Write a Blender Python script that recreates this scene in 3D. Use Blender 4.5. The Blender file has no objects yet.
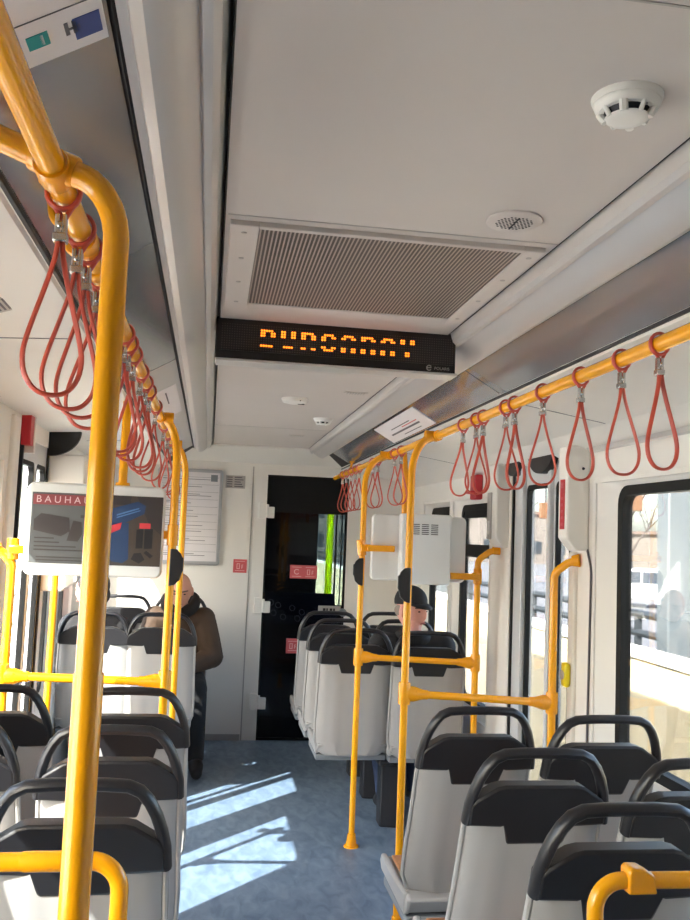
import bpy, bmesh, math, random
from mathutils import Vector, Matrix
random.seed(7)
PI = math.pi
SC = bpy.context.scene
COL = SC.collection

# ------------------------------------------------------------------ camera
def make_camera():
    f = 880.0
    d = Vector((209 - 345, 530 - 460, f)).normalized()          # tram axis seen from the camera
    u = Vector((math.sin(.053), -math.cos(.053), 0)); u = (u - d * u.dot(d)).normalized()
    r = d.cross(u)
    if r.x < 0: r = -r
    right = Vector((r.x, d.x, u.x)); down = Vector((r.y, d.y, u.y)); fwd = Vector((r.z, d.z, u.z))
    cam = bpy.data.cameras.new('camera'); cam.sensor_fit = 'VERTICAL'; cam.sensor_height = 36
    cam.lens = 36 * f / 920; cam.clip_start = .02; cam.clip_end = 400
    o = bpy.data.objects.new('camera', cam); COL.objects.link(o)
    m = Matrix.Identity(4)
    for i in range(3):
        m[i][0] = right[i]; m[i][1] = -down[i]; m[i][2] = -fwd[i]
    m[0][3], m[1][3], m[2][3] = 0, 0, 1.53
    o.matrix_world = m
    SC.camera = o
make_camera()

# ------------------------------------------------------------------ world, sun, exposure
SKY_STRENGTH, SUN_STRENGTH = .56, 16.0
w = bpy.data.worlds.new('sky'); SC.world = w; w.use_nodes = True
nt = w.node_tree; nt.nodes.clear()
out = nt.nodes.new('ShaderNodeOutputWorld'); bg = nt.nodes.new('ShaderNodeBackground')
sky = nt.nodes.new('ShaderNodeTexSky'); sky.sky_type = 'NISHITA'; sky.sun_disc = False
sky.sun_elevation = math.radians(41); sky.sun_rotation = math.radians(226)
sky.air_density = 1.0; sky.dust_density = 4.0; sky.ozone_density = .6
hs = nt.nodes.new('ShaderNodeHueSaturation'); hs.inputs['Saturation'].default_value = 1.0
nt.links.new(sky.outputs[0], hs.inputs['Color']); nt.links.new(hs.outputs[0], bg.inputs[0])
nt.links.new(bg.outputs[0], out.inputs[0]); bg.inputs[1].default_value = SKY_STRENGTH
sl = bpy.data.lights.new('sun', 'SUN'); sl.energy = SUN_STRENGTH; sl.angle = .009; sl.color = (1, .965, .91)
so = bpy.data.objects.new('sun', sl); COL.objects.link(so); so.location = (-8, -8, 10)
so.rotation_euler = Vector((.80, .84, -1.0)).to_track_quat('-Z', 'Y').to_euler()
vs = SC.view_settings; vs.view_transform = 'Standard'; vs.look = 'None'; vs.gamma = 1; vs.use_curve_mapping = False
vs.exposure = 1.68
SC.cycles.max_bounces = 12; SC.cycles.diffuse_bounces = 8; SC.cycles.glossy_bounces = 4
SC.cycles.transparent_max_bounces = 24; SC.cycles.sample_clamp_indirect = 12
SC.cycles.caustics_reflective = False; SC.cycles.caustics_refractive = False

def portal(x, y0, y1, z0, z1, side):
    l = bpy.data.lights.new('window_portal', 'AREA'); l.shape = 'RECTANGLE'
    l.size = abs(z1 - z0); l.size_y = abs(y1 - y0); l.cycles.is_portal = True
    o = bpy.data.objects.new('window_portal', l); COL.objects.link(o)
    o.location = (x, (y0 + y1) / 2, (z0 + z1) / 2)
    o.rotation_euler = (0, -PI / 2 if side < 0 else PI / 2, 0)

# ------------------------------------------------------------------ materials
def lin(c):
    return tuple(((v / 255 + .055) / 1.055) ** 2.4 if v > 10 else v / 255 / 12.92 for v in c) + (1,)
MATS = {}
def mat(name, rgb, rough=.5, metal=0, var=.05, scale=12, bump=0, bscale=200, coat=0, emit=None, es=0, spec=.5):
    if name in MATS: return MATS[name]
    m = bpy.data.materials.new(name); m.use_nodes = True; n = m.node_tree; b = n.nodes['Principled BSDF']
    c = lin(rgb)
    tc = n.nodes.new('ShaderNodeTexCoord'); no = n.nodes.new('ShaderNodeTexNoise'); no.inputs['Scale'].default_value = scale
    no.inputs['Detail'].default_value = 5
    n.links.new(tc.outputs['Object'], no.inputs['Vector'])
    mx = n.nodes.new('ShaderNodeMix'); mx.data_type = 'RGBA'
    mx.inputs[6].default_value = tuple(v * (1 - var) for v in c[:3]) + (1,); mx.inputs[7].default_value = tuple(min(1, v * (1 + var)) for v in c[:3]) + (1,)
    n.links.new(no.outputs[0], mx.inputs[0]); n.links.new(mx.outputs[2], b.inputs['Base Color'])
    b.inputs['Roughness'].default_value = rough; b.inputs['Metallic'].default_value = metal
    b.inputs['Specular IOR Level'].default_value = spec
    if coat: b.inputs['Coat Weight'].default_value = coat; b.inputs['Coat Roughness'].default_value = .12
    if bump:
        n2 = n.nodes.new('ShaderNodeTexNoise'); n2.inputs['Scale'].default_value = bscale; n.links.new(tc.outputs['Object'], n2.inputs['Vector'])
        bp = n.nodes.new('ShaderNodeBump'); bp.inputs['Strength'].default_value = bump; bp.inputs['Distance'].default_value = .004
        n.links.new(n2.outputs[0], bp.inputs['Height']); n.links.new(bp.outputs[0], b.inputs['Normal'])
    if emit:
        b.inputs['Emission Color'].default_value = lin(emit); b.inputs['Emission Strength'].default_value = es
    MATS[name] = m; return m

def glass(name, tint, refl=.5):
    if name in MATS: return MATS[name]
    m = bpy.data.materials.new(name); m.use_nodes = True; n = m.node_tree; n.nodes.clear()
    o = n.nodes.new('ShaderNodeOutputMaterial'); t = n.nodes.new('ShaderNodeBsdfTransparent'); g = n.nodes.new('ShaderNodeBsdfGlossy')
    t.inputs[0].default_value = tuple(tint) + (1,); g.inputs['Roughness'].default_value = .02
    fr = n.nodes.new('ShaderNodeFresnel'); fr.inputs[0].default_value = 1.45
    ml = n.nodes.new('ShaderNodeMath'); ml.operation = 'MULTIPLY'; ml.inputs[1].default_value = refl; n.links.new(fr.outputs[0], ml.inputs[0])
    mx = n.nodes.new('ShaderNodeMixShader'); n.links.new(ml.outputs[0], mx.inputs[0]); n.links.new(t.outputs[0], mx.inputs[1]); n.links.new(g.outputs[0], mx.inputs[2])
    n.links.new(mx.outputs[0], o.inputs[0]); MATS[name] = m; return m

M = dict(
    wall=mat('white_wall_panel', (232, 229, 223), .45, var=.03, scale=5),
    ceil=mat('ceiling_panel', (203, 195, 190), .5, var=.03, scale=4),
    cove=mat('cove_satin', (204, 200, 197), .32, .25, var=.03, scale=4),
    chrome_panel=mat('polished_panel', (166, 168, 172), .14, .6, var=.06, scale=3),
    seam=mat('dark_rubber', (26, 24, 26), .6),
    black=mat('black_plastic', (30, 30, 34), .42, bump=.06, bscale=500),
    handle=mat('handle_plastic', (33, 33, 37), .35),
    shell=mat('grey_seat_shell', (168, 167, 166), .42, var=.04, scale=8, bump=.05, bscale=700),
    base=mat('grey_seat_base', (126, 132, 138), .45),
    dark=mat('dark_steel', (46, 48, 54), .5, .3),
    tan=mat('tan_insert', (176, 120, 76), .6, var=.15, scale=30),
    yellow=mat('yellow_enamel', (250, 172, 14), .22, var=.008, scale=2, coat=.35),
    yellow2=mat('yellow_enamel_fitting', (247, 166, 12), .26, var=.008, scale=2, coat=.3),
    red=mat('red_strap', (196, 78, 58), .42, var=.06, scale=40),
    steel=mat('bright_steel', (200, 200, 198), .25, .95, var=.05, scale=60),
    alu=mat('brushed_aluminium', (186, 188, 192), .35, .6, var=.04, scale=60),
    doorframe=mat('door_frame_grey', (206, 208, 210), .35, .1, var=.03, scale=10),
    frame=mat('black_window_seal', (9, 9, 10), .6, spec=.25),
    white=mat('white_plastic', (236, 234, 228), .35, var=.02),
    screenw=mat('display_casing', (226, 228, 228), .4, var=.02),
    ledface=mat('sign_black', (22, 19, 20), .35),
    paper=mat('paper_white', (226, 222, 224), .5, var=.03, scale=6),
    ink=mat('ink_grey', (96, 94, 100), .6),
    pink=mat('pink_sticker', (202, 92, 98), .5),
    pinkline=mat('pink_sticker_print', (238, 196, 198), .5),
    redbox=mat('red_enamel', (186, 30, 44), .35),
    plate=mat('grey_plate', (176, 172, 168), .4, .3),
    skin=mat('skin', (208, 148, 122), .5, var=.08, scale=60, bump=.05, bscale=300),
    skin2=mat('skin_pale', (224, 164, 150), .5, var=.08, scale=60),
    lip=mat('lips', (166, 92, 84), .5), eye=mat('eye_dark', (40, 30, 28), .2), brow=mat('eyebrow', (70, 58, 52), .8),
    hair=mat('dark_hair', (30, 24, 22), .6, bump=.4, bscale=250), greyhair=mat('grey_hair', (150, 138, 132), .8, bump=.4, bscale=250),
    jacket=mat('brown_jacket', (70, 52, 38), .75, var=.15, scale=30, bump=.5, bscale=40),
    fleece=mat('dark_collar', (40, 33, 30), .9, bump=.5, bscale=120),
    blackcloth=mat('black_cloth', (28, 28, 32), .8, bump=.4, bscale=40),
    trousers=mat('dark_trousers', (24, 24, 27), .8, bump=.3, bscale=60), jeans=mat('blue_jeans', (52, 66, 98), .8, bump=.3, bscale=90),
    shoe=mat('dark_shoe', (30, 28, 30), .5),
    lime=mat('lime_cloth', (222, 236, 40), .8), cabdark=mat('cab_dark', (20, 21, 26), .5), cabblue=mat('cab_console', (34, 40, 56), .4),
)

def floor_mat():
    m = bpy.data.materials.new('blue_vinyl_floor'); m.use_nodes = True; n = m.node_tree; b = n.nodes['Principled BSDF']
    tc = n.nodes.new('ShaderNodeTexCoord'); mp = n.nodes.new('ShaderNodeMapping'); mp.inputs['Scale'].default_value = (2.2, 1, 1)
    mp.inputs['Rotation'].default_value = (0, 0, .5)
    n.links.new(tc.outputs['Object'], mp.inputs[0])
    n1 = n.nodes.new('ShaderNodeTexNoise'); n1.inputs['Scale'].default_value = 9; n1.inputs['Detail'].default_value = 8; n1.inputs['Distortion'].default_value = .8
    n.links.new(mp.outputs[0], n1.inputs['Vector'])
    cr = n.nodes.new('ShaderNodeValToRGB'); cr.color_ramp.elements[0].position = .32; cr.color_ramp.elements[0].color = lin((87, 107, 131))
    cr.color_ramp.elements[1].position = .68; cr.color_ramp.elements[1].color = lin((118, 138, 160))
    n.links.new(n1.outputs[0], cr.inputs[0]); n.links.new(cr.outputs[0], b.inputs['Base Color'])
    b.inputs['Roughness'].default_value = .42
    n2 = n.nodes.new('ShaderNodeTexNoise'); n2.inputs['Scale'].default_value = 160; n.links.new(tc.outputs['Object'], n2.inputs['Vector'])
    bp = n.nodes.new('ShaderNodeBump'); bp.inputs['Strength'].default_value = .12; bp.inputs['Distance'].default_value = .003
    n.links.new(n2.outputs[0], bp.inputs['Height']); n.links.new(bp.outputs[0], b.inputs['Normal'])
    return m
M['floor'] = floor_mat()

def dots_mat(name, base, dot, pitch, rad, axes='XZ', stripes=False):
    """a punched / dotted sheet: a regular grid of small dots in object space"""
    m = bpy.data.materials.new(name); m.use_nodes = True; n = m.node_tree; b = n.nodes['Principled BSDF']
    tc = n.nodes.new('ShaderNodeTexCoord'); sp = n.nodes.new('ShaderNodeSeparateXYZ'); n.links.new(tc.outputs['Object'], sp.inputs[0])
    def cell(ax):
        a = n.nodes.new('ShaderNodeMath'); a.operation = 'DIVIDE'; a.inputs[1].default_value = pitch; n.links.new(sp.outputs[ax], a.inputs[0])
        f_ = n.nodes.new('ShaderNodeMath'); f_.operation = 'FRACT'; n.links.new(a.outputs[0], f_.inputs[0])
        s_ = n.nodes.new('ShaderNodeMath'); s_.operation = 'SUBTRACT'; s_.inputs[1].default_value = .5; n.links.new(f_.outputs[0], s_.inputs[0])
        q = n.nodes.new('ShaderNodeMath'); q.operation = 'MULTIPLY'; n.links.new(s_.outputs[0], q.inputs[0]); n.links.new(s_.outputs[0], q.inputs[1])
        return q
    if stripes:
        last = cell(axes[0])
    else:
        a, c = cell(axes[0]), cell(axes[1]); last = n.nodes.new('ShaderNodeMath'); last.operation = 'ADD'
        n.links.new(a.outputs[0], last.inputs[0]); n.links.new(c.outputs[0], last.inputs[1])
    lt = n.nodes.new('ShaderNodeMath'); lt.operation = 'LESS_THAN'; lt.inputs[1].default_value = rad * rad; n.links.new(last.outputs[0], lt.inputs[0])
    mx = n.nodes.new('ShaderNodeMix'); mx.data_type = 'RGBA'; mx.inputs[6].default_value = lin(base); mx.inputs[7].default_value = lin(dot)
    n.links.new(lt.outputs[0], mx.inputs[0]); n.links.new(mx.outputs[2], b.inputs['Base Color']); b.inputs['Roughness'].default_value = .4
    return m
M['ledgrid'] = dots_mat('led_grid', (20, 17, 18), (74, 66, 66), .00715, .27)
M['grille'] = dots_mat('punched_grille', (176, 163, 152), (74, 64, 58), .0088, .29, 'XY', stripes=True)

def emit_mat(name, rgb, s):
    m = bpy.data.materials.new(name); m.use_nodes = True; b = m.node_tree.nodes['Principled BSDF']
    b.inputs['Base Color'].default_value = lin(rgb); b.inputs['Emission Color'].default_value = lin(rgb); b.inputs['Emission Strength'].default_value = s
    MATS[name] = m; return m
M['led'] = emit_mat('led_amber', (255, 116, 26), 1.1)
M['glass'] = glass('window_glass', (.93, .95, .94), .55)
M['cabglass'] = glass('tinted_glass', (.36, .37, .40), .8)

# ------------------------------------------------------------------ mesh helpers
def obj(name, bm, m, parent=None, smooth=True, bevel=0, seg=2, shift=None, angle=40):
    if shift is not None: bmesh.ops.translate(bm, verts=bm.verts, vec=-Vector(shift))
    bmesh.ops.recalc_face_normals(bm, faces=bm.faces)
    me = bpy.data.meshes.new(name); bm.to_mesh(me); bm.free()
    for mm in (m if isinstance(m, (list, tuple)) else [m]): me.materials.append(mm)
    if smooth:
        for p in me.polygons: p.use_smooth = True
        me.set_sharp_from_angle(angle=math.radians(angle))
    o = bpy.data.objects.new(name, me); COL.objects.link(o)
    if parent: o.parent = parent
    if bevel:
        b = o.modifiers.new('bevel', 'BEVEL'); b.width = bevel; b.segments = seg; b.limit_method = 'ANGLE'; b.angle_limit = math.radians(40)
    return o
def thing(name, label, cat, loc=(0, 0, 0), rotz=0, group=None):
    o = bpy.data.objects.new(name, None); COL.objects.link(o); o.location = loc; o.rotation_euler = (0, 0, rotz); o.empty_display_size = .05
    o['label'] = label; o['category'] = cat
    if group: o['group'] = group
    return o
def tag(o, label, cat, group=None):
    o['label'] = label; o['category'] = cat
    if group: o['group'] = group
    return o
def struct(name, bm, m, parent=None, **k):
    o = obj(name, bm, m, parent, **k)
    if not parent: o['kind'] = 'structure'
    return o
def dup(root, loc, label, group=None):
    r = root.copy(); COL.objects.link(r); r.location = loc; r['label'] = label
    if group: r['group'] = group
    for ch in list(root.children):
        c = ch.copy(); COL.objects.link(c); c.parent = r
        for g in ch.children:
            d = g.copy(); COL.objects.link(d); d.parent = c
    return r
def NB(): return bmesh.new()
def box(bm, x0, x1, y0, y1, z0, z1, mi=0):
    v = [bm.verts.new(p) for p in ((x0, y0, z0), (x1, y0, z0), (x1, y1, z0), (x0, y1, z0), (x0, y0, z1), (x1, y0, z1), (x1, y1, z1), (x0, y1, z1))]
    for f in ((0, 3, 2, 1), (4, 5, 6, 7), (0, 1, 5, 4), (1, 2, 6, 5), (2, 3, 7, 6), (3, 0, 4, 7)):
        bm.faces.new([v[i] for i in f]).material_index = mi
    return bm
def cbox(bm, c, s, mi=0):
    return box(bm, c[0] - s[0] / 2, c[0] + s[0] / 2, c[1] - s[1] / 2, c[1] + s[1] / 2, c[2] - s[2] / 2, c[2] + s[2] / 2, mi)
def fillet(pts, r, n=6):
    P = [Vector(p) for p in pts]; out = [P[0]]
    for i in range(1, len(P) - 1):
        a, b, c = P[i - 1], P[i], P[i + 1]; u = (a - b).normalized(); v = (c - b).normalized()
        ang = u.angle(v)
        if abs(ang - PI) < .02: out.append(b); continue
        rr = r[i] if isinstance(r, (list, tuple)) else r
        t = min(rr / math.tan(ang / 2), (a - b).length * .49, (c - b).length * .49); rr = t * math.tan(ang / 2)
        bis = (u + v).normalized(); ctr = b + bis * (rr / math.sin(ang / 2))
        s, e = b + u * t - ctr, b + v * t - ctr
        tot = s.angle(e); ax = s.cross(e).normalized()
        for k in range(n + 1): out.append(ctr + Matrix.Rotation(tot * k / n, 3, ax) @ s)
    out.append(P[-1]); return out
def tube(bm, pts, r, seg=12, closed=False, r2=None, up=None, cap=True, mi=0):
    """sweep an ellipse (r across, r2 along up) down a path; r may be a list"""
    P = [Vector(p) for p in pts]; n = len(P); rings = []
    prev = None
    for i in range(n):
        if closed: t = (P[(i + 1) % n] - P[i - 1]).normalized()
        else: t = (P[min(i + 1, n - 1)] - P[max(i - 1, 0)]).normalized()
        if up is not None: a = Vector(up)
        elif prev is None: a = Vector((0, 0, 1)) if abs(t.z) < .9 else Vector((1, 0, 0))
        else: a = prev
        a = (a - t * a.dot(t))
        if a.length < 1e-5: a = t.orthogonal()
        a.normalize(); prev = a; b = t.cross(a)
        ra = r[i] if isinstance(r, (list, tuple)) else r
        rb = ra if r2 is None else (r2[i] if isinstance(r2, (list, tuple)) else r2)
        rings.append([bm.verts.new(P[i] + b * (ra * math.cos(2 * PI * k / seg)) + a * (rb * math.sin(2 * PI * k / seg))) for k in range(seg)])
    for i in range(n if closed else n - 1):
        A, B = rings[i], rings[(i + 1) % n]
        for k in range(seg): bm.faces.new((A[k], A[(k + 1) % seg], B[(k + 1) % seg], B[k])).material_index = mi
    if cap and not closed:
        bm.faces.new(rings[0][::-1]).material_index = mi; bm.faces.new(rings[-1]).material_index = mi
    return bm
def prism(bm, outline, fn, mi=0):
    """outline: list of 2D points; fn(u, v, side) -> 3D; side 0 / 1"""
    a = [bm.verts.new(fn(u, v, 0)) for u, v in outline]; b = [bm.verts.new(fn(u, v, 1)) for u, v in outline]; n = len(a)
    bm.faces.new(a[::-1]).material_index = mi; bm.faces.new(b).material_index = mi
    for i in range(n): bm.faces.new((a[i], a[(i + 1) % n], b[(i + 1) % n], b[i])).material_index = mi
    return bm
def rrect(u0, u1, v0, v1, r, n=5):
    pts = []
    for cx, cy, a0 in ((u1 - r, v1 - r, 0), (u0 + r, v1 - r, PI / 2), (u0 + r, v0 + r, PI), (u1 - r, v0 + r, 1.5 * PI)):
        for k in range(n + 1):
            a = a0 + PI / 2 * k / n; pts.append((cx + r * math.cos(a), cy + r * math.sin(a)))
    return pts
def disc(bm, c, ax, r0, r1, h, seg=24, mi=0):
    c = Vector(c); ax = Vector(ax).normalized()
    tube(bm, [c, c + ax * h], [r0, r1], seg, mi=mi); return bm
def ell(bm, c, s, seg=16, rot=None, mi=0):
    m = Matrix.Translation(Vector(c)) @ (rot.to_4x4() if rot else Matrix.Identity(4)) @ Matrix.Diagonal((s[0], s[1], s[2], 1))
    r = bmesh.ops.create_uvsphere(bm, u_segments=seg, v_segments=max(8, seg * 2 // 3), radius=1, matrix=m)
    return r['verts']
def text(body, size, name, m, parent, loc, rot, depth=.0006, align='LEFT', sx=1, gap=1):
    cu = bpy.data.curves.new(name, 'FONT'); cu.body = body; cu.size = size; cu.extrude = depth; cu.align_x = align; cu.space_character = gap
    t = bpy.data.objects.new('tmp', cu); COL.objects.link(t)
    dg = bpy.context.evaluated_depsgraph_get(); me = bpy.data.meshes.new_from_object(t.evaluated_get(dg))
    bpy.data.objects.remove(t)
    me.materials.clear(); me.materials.append(m); me.name = name
    o = bpy.data.objects.new(name, me); COL.objects.link(o); o.location = loc; o.rotation_euler = rot; o.scale = (sx, 1, 1)
    if parent: o.parent = parent
    return o

# ================================================================== THE SHELL
XL, XR, Y0, Y1 = -.80, 1.50, -3.2, 6.65
CX = .35; ZC = 2.15
def wall_holes(bm, xa, xb, ys, ye, zs, ze, holes):
    yy = sorted({ys, ye, *[h[0] for h in holes], *[h[1] for h in holes]}); zz = sorted({zs, ze, *[h[2] for h in holes], *[h[3] for h in holes]})
    for i in range(len(yy) - 1):
        for j in range(len(zz) - 1):
            cy, cz = (yy[i] + yy[i + 1]) / 2, (zz[j] + zz[j + 1]) / 2
            if not any(h[0] < cy < h[1] and h[2] < cz < h[3] for h in holes):
                box(bm, xa, xb, yy[i], yy[i + 1], zz[j], zz[j + 1])
    bmesh.ops.remove_doubles(bm, verts=bm.verts, dist=1e-5)
    dead = [f for f in bm.faces if False]
    return bm

bm = NB(); box(bm, XL - .1, XR + .1, Y0 - .1, Y1 + .1, -.08, 0); struct('floor', bm, M['floor'], smooth=False)

RIGHT_W = [(2.42, 3.28, .72, 1.775), (1.35, 2.30, .72, 1.74), (4.60, 5.35, .55, 1.77), (5.42, 6.10, .55, 1.77)]  # unseen walls behind the camera kept windowless to darken the near seats
LEFT_W = [(2.775, 3.576, .72, 1.77), (1.50, 2.34, .72, 1.70), (.35, 1.36, .72, 1.70), (4.60, 5.02, .62, 1.64), (5.08, 5.56, .62, 1.80), (6.02, 6.50, .62, 1.80)]
RDOOR = (3.50, 4.24, .02, 1.90); LDOOR = (3.82, 4.50, .02, 1.90)
bm = NB(); wall_holes(bm, XR, XR + .09, Y0, Y1, 0, 2.0, RIGHT_W + [RDOOR]); struct('wall_right', bm, M['wall'], smooth=False)
bm = NB(); wall_holes(bm, XL - .09, XL, Y0, Y1, 0, 2.05, LEFT_W + [LDOOR]); struct('wall_left', bm, M['wall'], smooth=False)
bm = NB(); box(bm, XL - .09, XR + .09, Y0 - .08, Y0, 0, 2.3); struct('wall_back', bm, M['wall'], smooth=False)

# end wall with the cab door opening
DX0, DX1, DZ = .42, 1.04, 1.965
bm = NB(); box(bm, XL - .09, DX0, Y1, Y1 + .06, 0, 2.3); box(bm, DX1, XR + .09, Y1, Y1 + .06, 0, 2.3); box(bm, DX0, DX1, Y1, Y1 + .06, DZ, 2.3)
wf = struct('wall_front', bm, M['wall'], smooth=False)

# windows: reveal (white sloped surround), black seal, pane
def window(n, y0, y1, z0, z1, side, mull=None, rev=.05, far=None):
    far = far or rev
    X = XR if side > 0 else XL; s = side
    def ring(o_out, x_out, o_in, x_in, bm):
        a = [bm.verts.new((x_out, u, v)) for u, v in o_out]; b = [bm.verts.new((x_in, u, v)) for u, v in o_in]; k = len(a)
        for i in range(k): bm.faces.new((a[i], a[(i + 1) % k], b[(i + 1) % k], b[i]))
    bm = NB()
    big = rrect(y0 - .02, y1 + .02, z0 - .02, z1 + .02, .012); mid = rrect(y0 + rev * .3, y1 - far, z0 + rev * .6, z1 - rev * .5, .07)
    ring(big, X - s * .002, mid, X + s * .045, bm)
    r = struct('window_%d' % n, bm, M['wall'])
    bm = NB(); fr = .036
    o2 = rrect(y0 + rev * .3, y1 - far, z0 + rev * .6, z1 - rev * .5, .07); i2 = rrect(y0 + rev * .3 + fr, y1 - far - fr, z0 + rev * .6 + fr, z1 - rev * .5 - fr, .05)
    ring(o2, X + s * .044, i2, X + s * .044, bm); ring(i2, X + s * .044, i2, X + s * .085, bm); ring(o2, X + s * .044, o2, X + s * .085, bm); ring(o2, X + s * .085, i2, X + s * .085, bm)
    if mull:
        for zz, th in mull: box(bm, X + s * .05 if s > 0 else X + s * .075, X + s * .075 if s > 0 else X + s * .05, y0 + .04, y1 - .04, zz - th / 2, zz + th / 2)
    struct('window_seal', bm, M['frame'], r)
    bm = NB(); xa, xb = sorted((X + s * .060, X + s * .064)); box(bm, xa, xb, y0 + .03, y1 - .06, z0 + .04, z1 - .04); struct('pane', bm, M['glass'], r, smooth=False)
    portal(X + s * .10, y0, y1, z0, z1, s)
k = 1
for i, (a, b, c, d) in enumerate(RIGHT_W):
    window(k, a, b, c, d, 1, mull=[(1.47, .075), (1.70, .07)] if a == 4.60 else ([(1.70, .07)] if a > 5 else None), rev=.05 if a > 4 else .03, far=.10 if a == 2.42 else None); k += 1
for a, b, c, d in LEFT_W: window(k, a, b, c, d, -1, rev=.03); k += 1

# side doors
def side_door(n, hole, side, leaves, post):
    X = XR if side > 0 else XL; s = side
    y0, y1, z0, z1 = hole; zt = 1.80
    def xx(a, b): return sorted((X + s * a, X + s * b))
    bm = NB(); xa, xb = xx(.008, .045); wall_holes(bm, xa, xb, y0, y1, z0, z1, [(a, b, .12, zt) for a, b in leaves])
    rt = struct('door_%d' % n, bm, M['doorframe'], smooth=False)
    for a, b in leaves:
        bm = NB()
        o2 = rrect(a - .004, b + .004, .115, zt + .005, .03); i2 = rrect(a + .010, b - .010, .145, zt - .016, .03)
        A = [bm.verts.new((X + s * .007, u, v)) for u, v in o2]; B = [bm.verts.new((X + s * .007, u, v)) for u, v in i2]; C_ = [bm.verts.new((X + s * .03, u, v)) for u, v in i2]
        for i in range(len(A)):
            j = (i + 1) % len(A); bm.faces.new((A[i], A[j], B[j], B[i])); bm.faces.new((B[i], B[j], C_[j], C_[i]))
        struct('door_seal', bm, M['frame'], rt)
        bm = NB(); xc, xd = xx(.022, .026); box(bm, xc, xd, a + .001, b - .001, .121, zt - .001); struct('door_pane', bm, M['glass'], rt, smooth=False)
        portal(X + s * .06, a, b, .2, zt, s)
    bm = NB(); xe, xf = xx(-.003, .007)
    box(bm, xe, xf, y1 - .012, y1 + .004, z0, z1)
    struct('door_gap', bm, M['seam'], rt, smooth=False)
    bm = NB(); xe, xf = xx(-.012, .008)
    for a, b in (leaves[-1:] if s > 0 else []): box(bm, xe, xf, b + .012, b + .05, z0, z1); box(bm, xe, xf, a - .045, a - .012, z0, z1)
    if s > 0: struct('door_stile', bm, M['doorframe'], rt, bevel=.004)
    return rt
DR = side_door(1, RDOOR, 1, [(3.54, 3.70), (3.77, 4.06)], None)
DL = side_door(2, LDOOR, -1, [(3.865, 4.20), (4.255, 4.47)], None)

# cab door in the end wall
bm = NB(); box(bm, DX0 + .012, DX1 - .012, Y1 + .02, Y1 + .032, .02, DZ - .01); cd = struct('door_3', bm, M['cabglass'], smooth=False)
bm = NB()
box(bm, DX0, DX0 + .014, Y1 + .005, Y1 + .045, 0, DZ); box(bm, DX1 - .014, DX1, Y1 + .005, Y1 + .045, 0, DZ); box(bm, DX0 + .014, DX1 - .014, Y1 + .005, Y1 + .045, DZ - .014, DZ); box(bm, DX0 + .014, DX1 - .014, Y1 + .005, Y1 + .045, 0, .018)
box(bm, DX0 + .014, DX1 - .014, Y1 + .012, Y1 + .04, 1.685, DZ - .014)
struct('door_frame', bm, M['frame'], cd, smooth=False)
for z in (1.69, .985, .28):
    bm = NB(); cbox(bm, (DX0 - .03, Y1 - .012, z), (.06, .024, .12)); cbox(bm, (DX0 + .035, Y1 - .006, z - .01), (.05, .03, .085)); disc(bm, (DX0 + .006, Y1 - .02, z - .05), (0, 0, 1), .011, .011, .1, 10)
    struct('door_hinge', bm, M['white'], cd, bevel=.006)
# jamb strip between the wall panel and the door
bm = NB(); box(bm, DX0 - .115, DX0 - .106, Y1 - .004, Y1 + .002, 0, 2.02); struct('trim_1', bm, M['plate'], smooth=False)
bm = NB(); box(bm, DX1 + .14, DX1 + .146, Y1 - .004, Y1 + .002, 0, 2.02); struct('trim_2', bm, M['plate'], smooth=False)
bm = NB(); box(bm, XL, DX0 - .12, Y1 - .006, Y1 + .002, .0, .045); struct('baseboard_front', bm, M['plate'], smooth=False)

# the driver's cab behind the tinted door
bm = NB(); box(bm, XL, 1.02, 8.3, 8.36, 0, 2.3); box(bm, 1.30, XR, 8.3, 8.36, 0, 2.3); box(bm, 1.02, 1.30, 8.3, 8.36, 0, .87); box(bm, 1.02, 1.30, 8.3, 8.36, 1.74, 2.3); box(bm, XL - .06, XL, Y1 + .06, 8.36, 0, 2.3)
box(bm, XR, XR + .06, Y1 + .06, 8.36, 0, .95); box(bm, XR, XR + .06, Y1 + .06, 6.95, .95, 2.3); box(bm, XR, XR + .06, 7.75, 8.36, .95, 2.3); box(bm, XR, XR + .06, 6.95, 7.75, 1.8, 2.3)
box(bm, XL, XR, Y1 + .06, 8.36, 2.3, 2.36); box(bm, XL, XR, Y1 + .1, 8.36, -.08, 0)
struct('wall_cab', bm, M['cabdark'], smooth=False)
t = thing('driver_console', 'dark driver console with round dials seen through the tinted cab door', 'console', (.75, 7.45, .001))
bm = NB(); prism(bm, [(0, 0), (.5, 0), (.5, .98), (.22, 1.02), (.0, .78)], lambda u, v, s: (-.36 + .72 * s, u, v)); obj('console_body', bm, M['cabblue'], t, bevel=.01)
for cx, cz in ((-.18, .86), (-.1, .83), (-.02, .9), (.06, .87), (-.14, .92), (.02, .82), (-.2, .94)):
    bm = NB(); ring_pts = [(cx + .022 * math.cos(a), -.02 + (cz - .8) * .9 - .02 + .02 * math.sin(a) * .9, cz + .022 * math.sin(a)) for a in [2 * PI * q / 16 for q in range(16)]]
    tube(bm, ring_pts, .0035, 6, closed=True); obj('dial', bm, M['white'], t)
bm = NB(); box(bm, 1.0, 1.32, 8.31, 8.316, .86, 1.76); struct('window_20', bm, glass('green_glass', (.74, .86, .80), .5), smooth=False)
bm = NB(); box(bm, 1.185, 1.20, 8.27, 8.30, .88, 1.74); box(bm, 1.24, 1.25, 8.27, 8.30, .88, 1.74); struct('trim_30', bm, M['frame'], smooth=False)
t = thing('sun_blind', 'lime green blind strip hanging at the windscreen behind the tinted cab door', 'blind', (1.125, 8.2, .90))
bm = NB(); pts = [(-.035 + .006 * i, .012 * math.sin(i * 1.9)) for i in range(12)]
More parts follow.
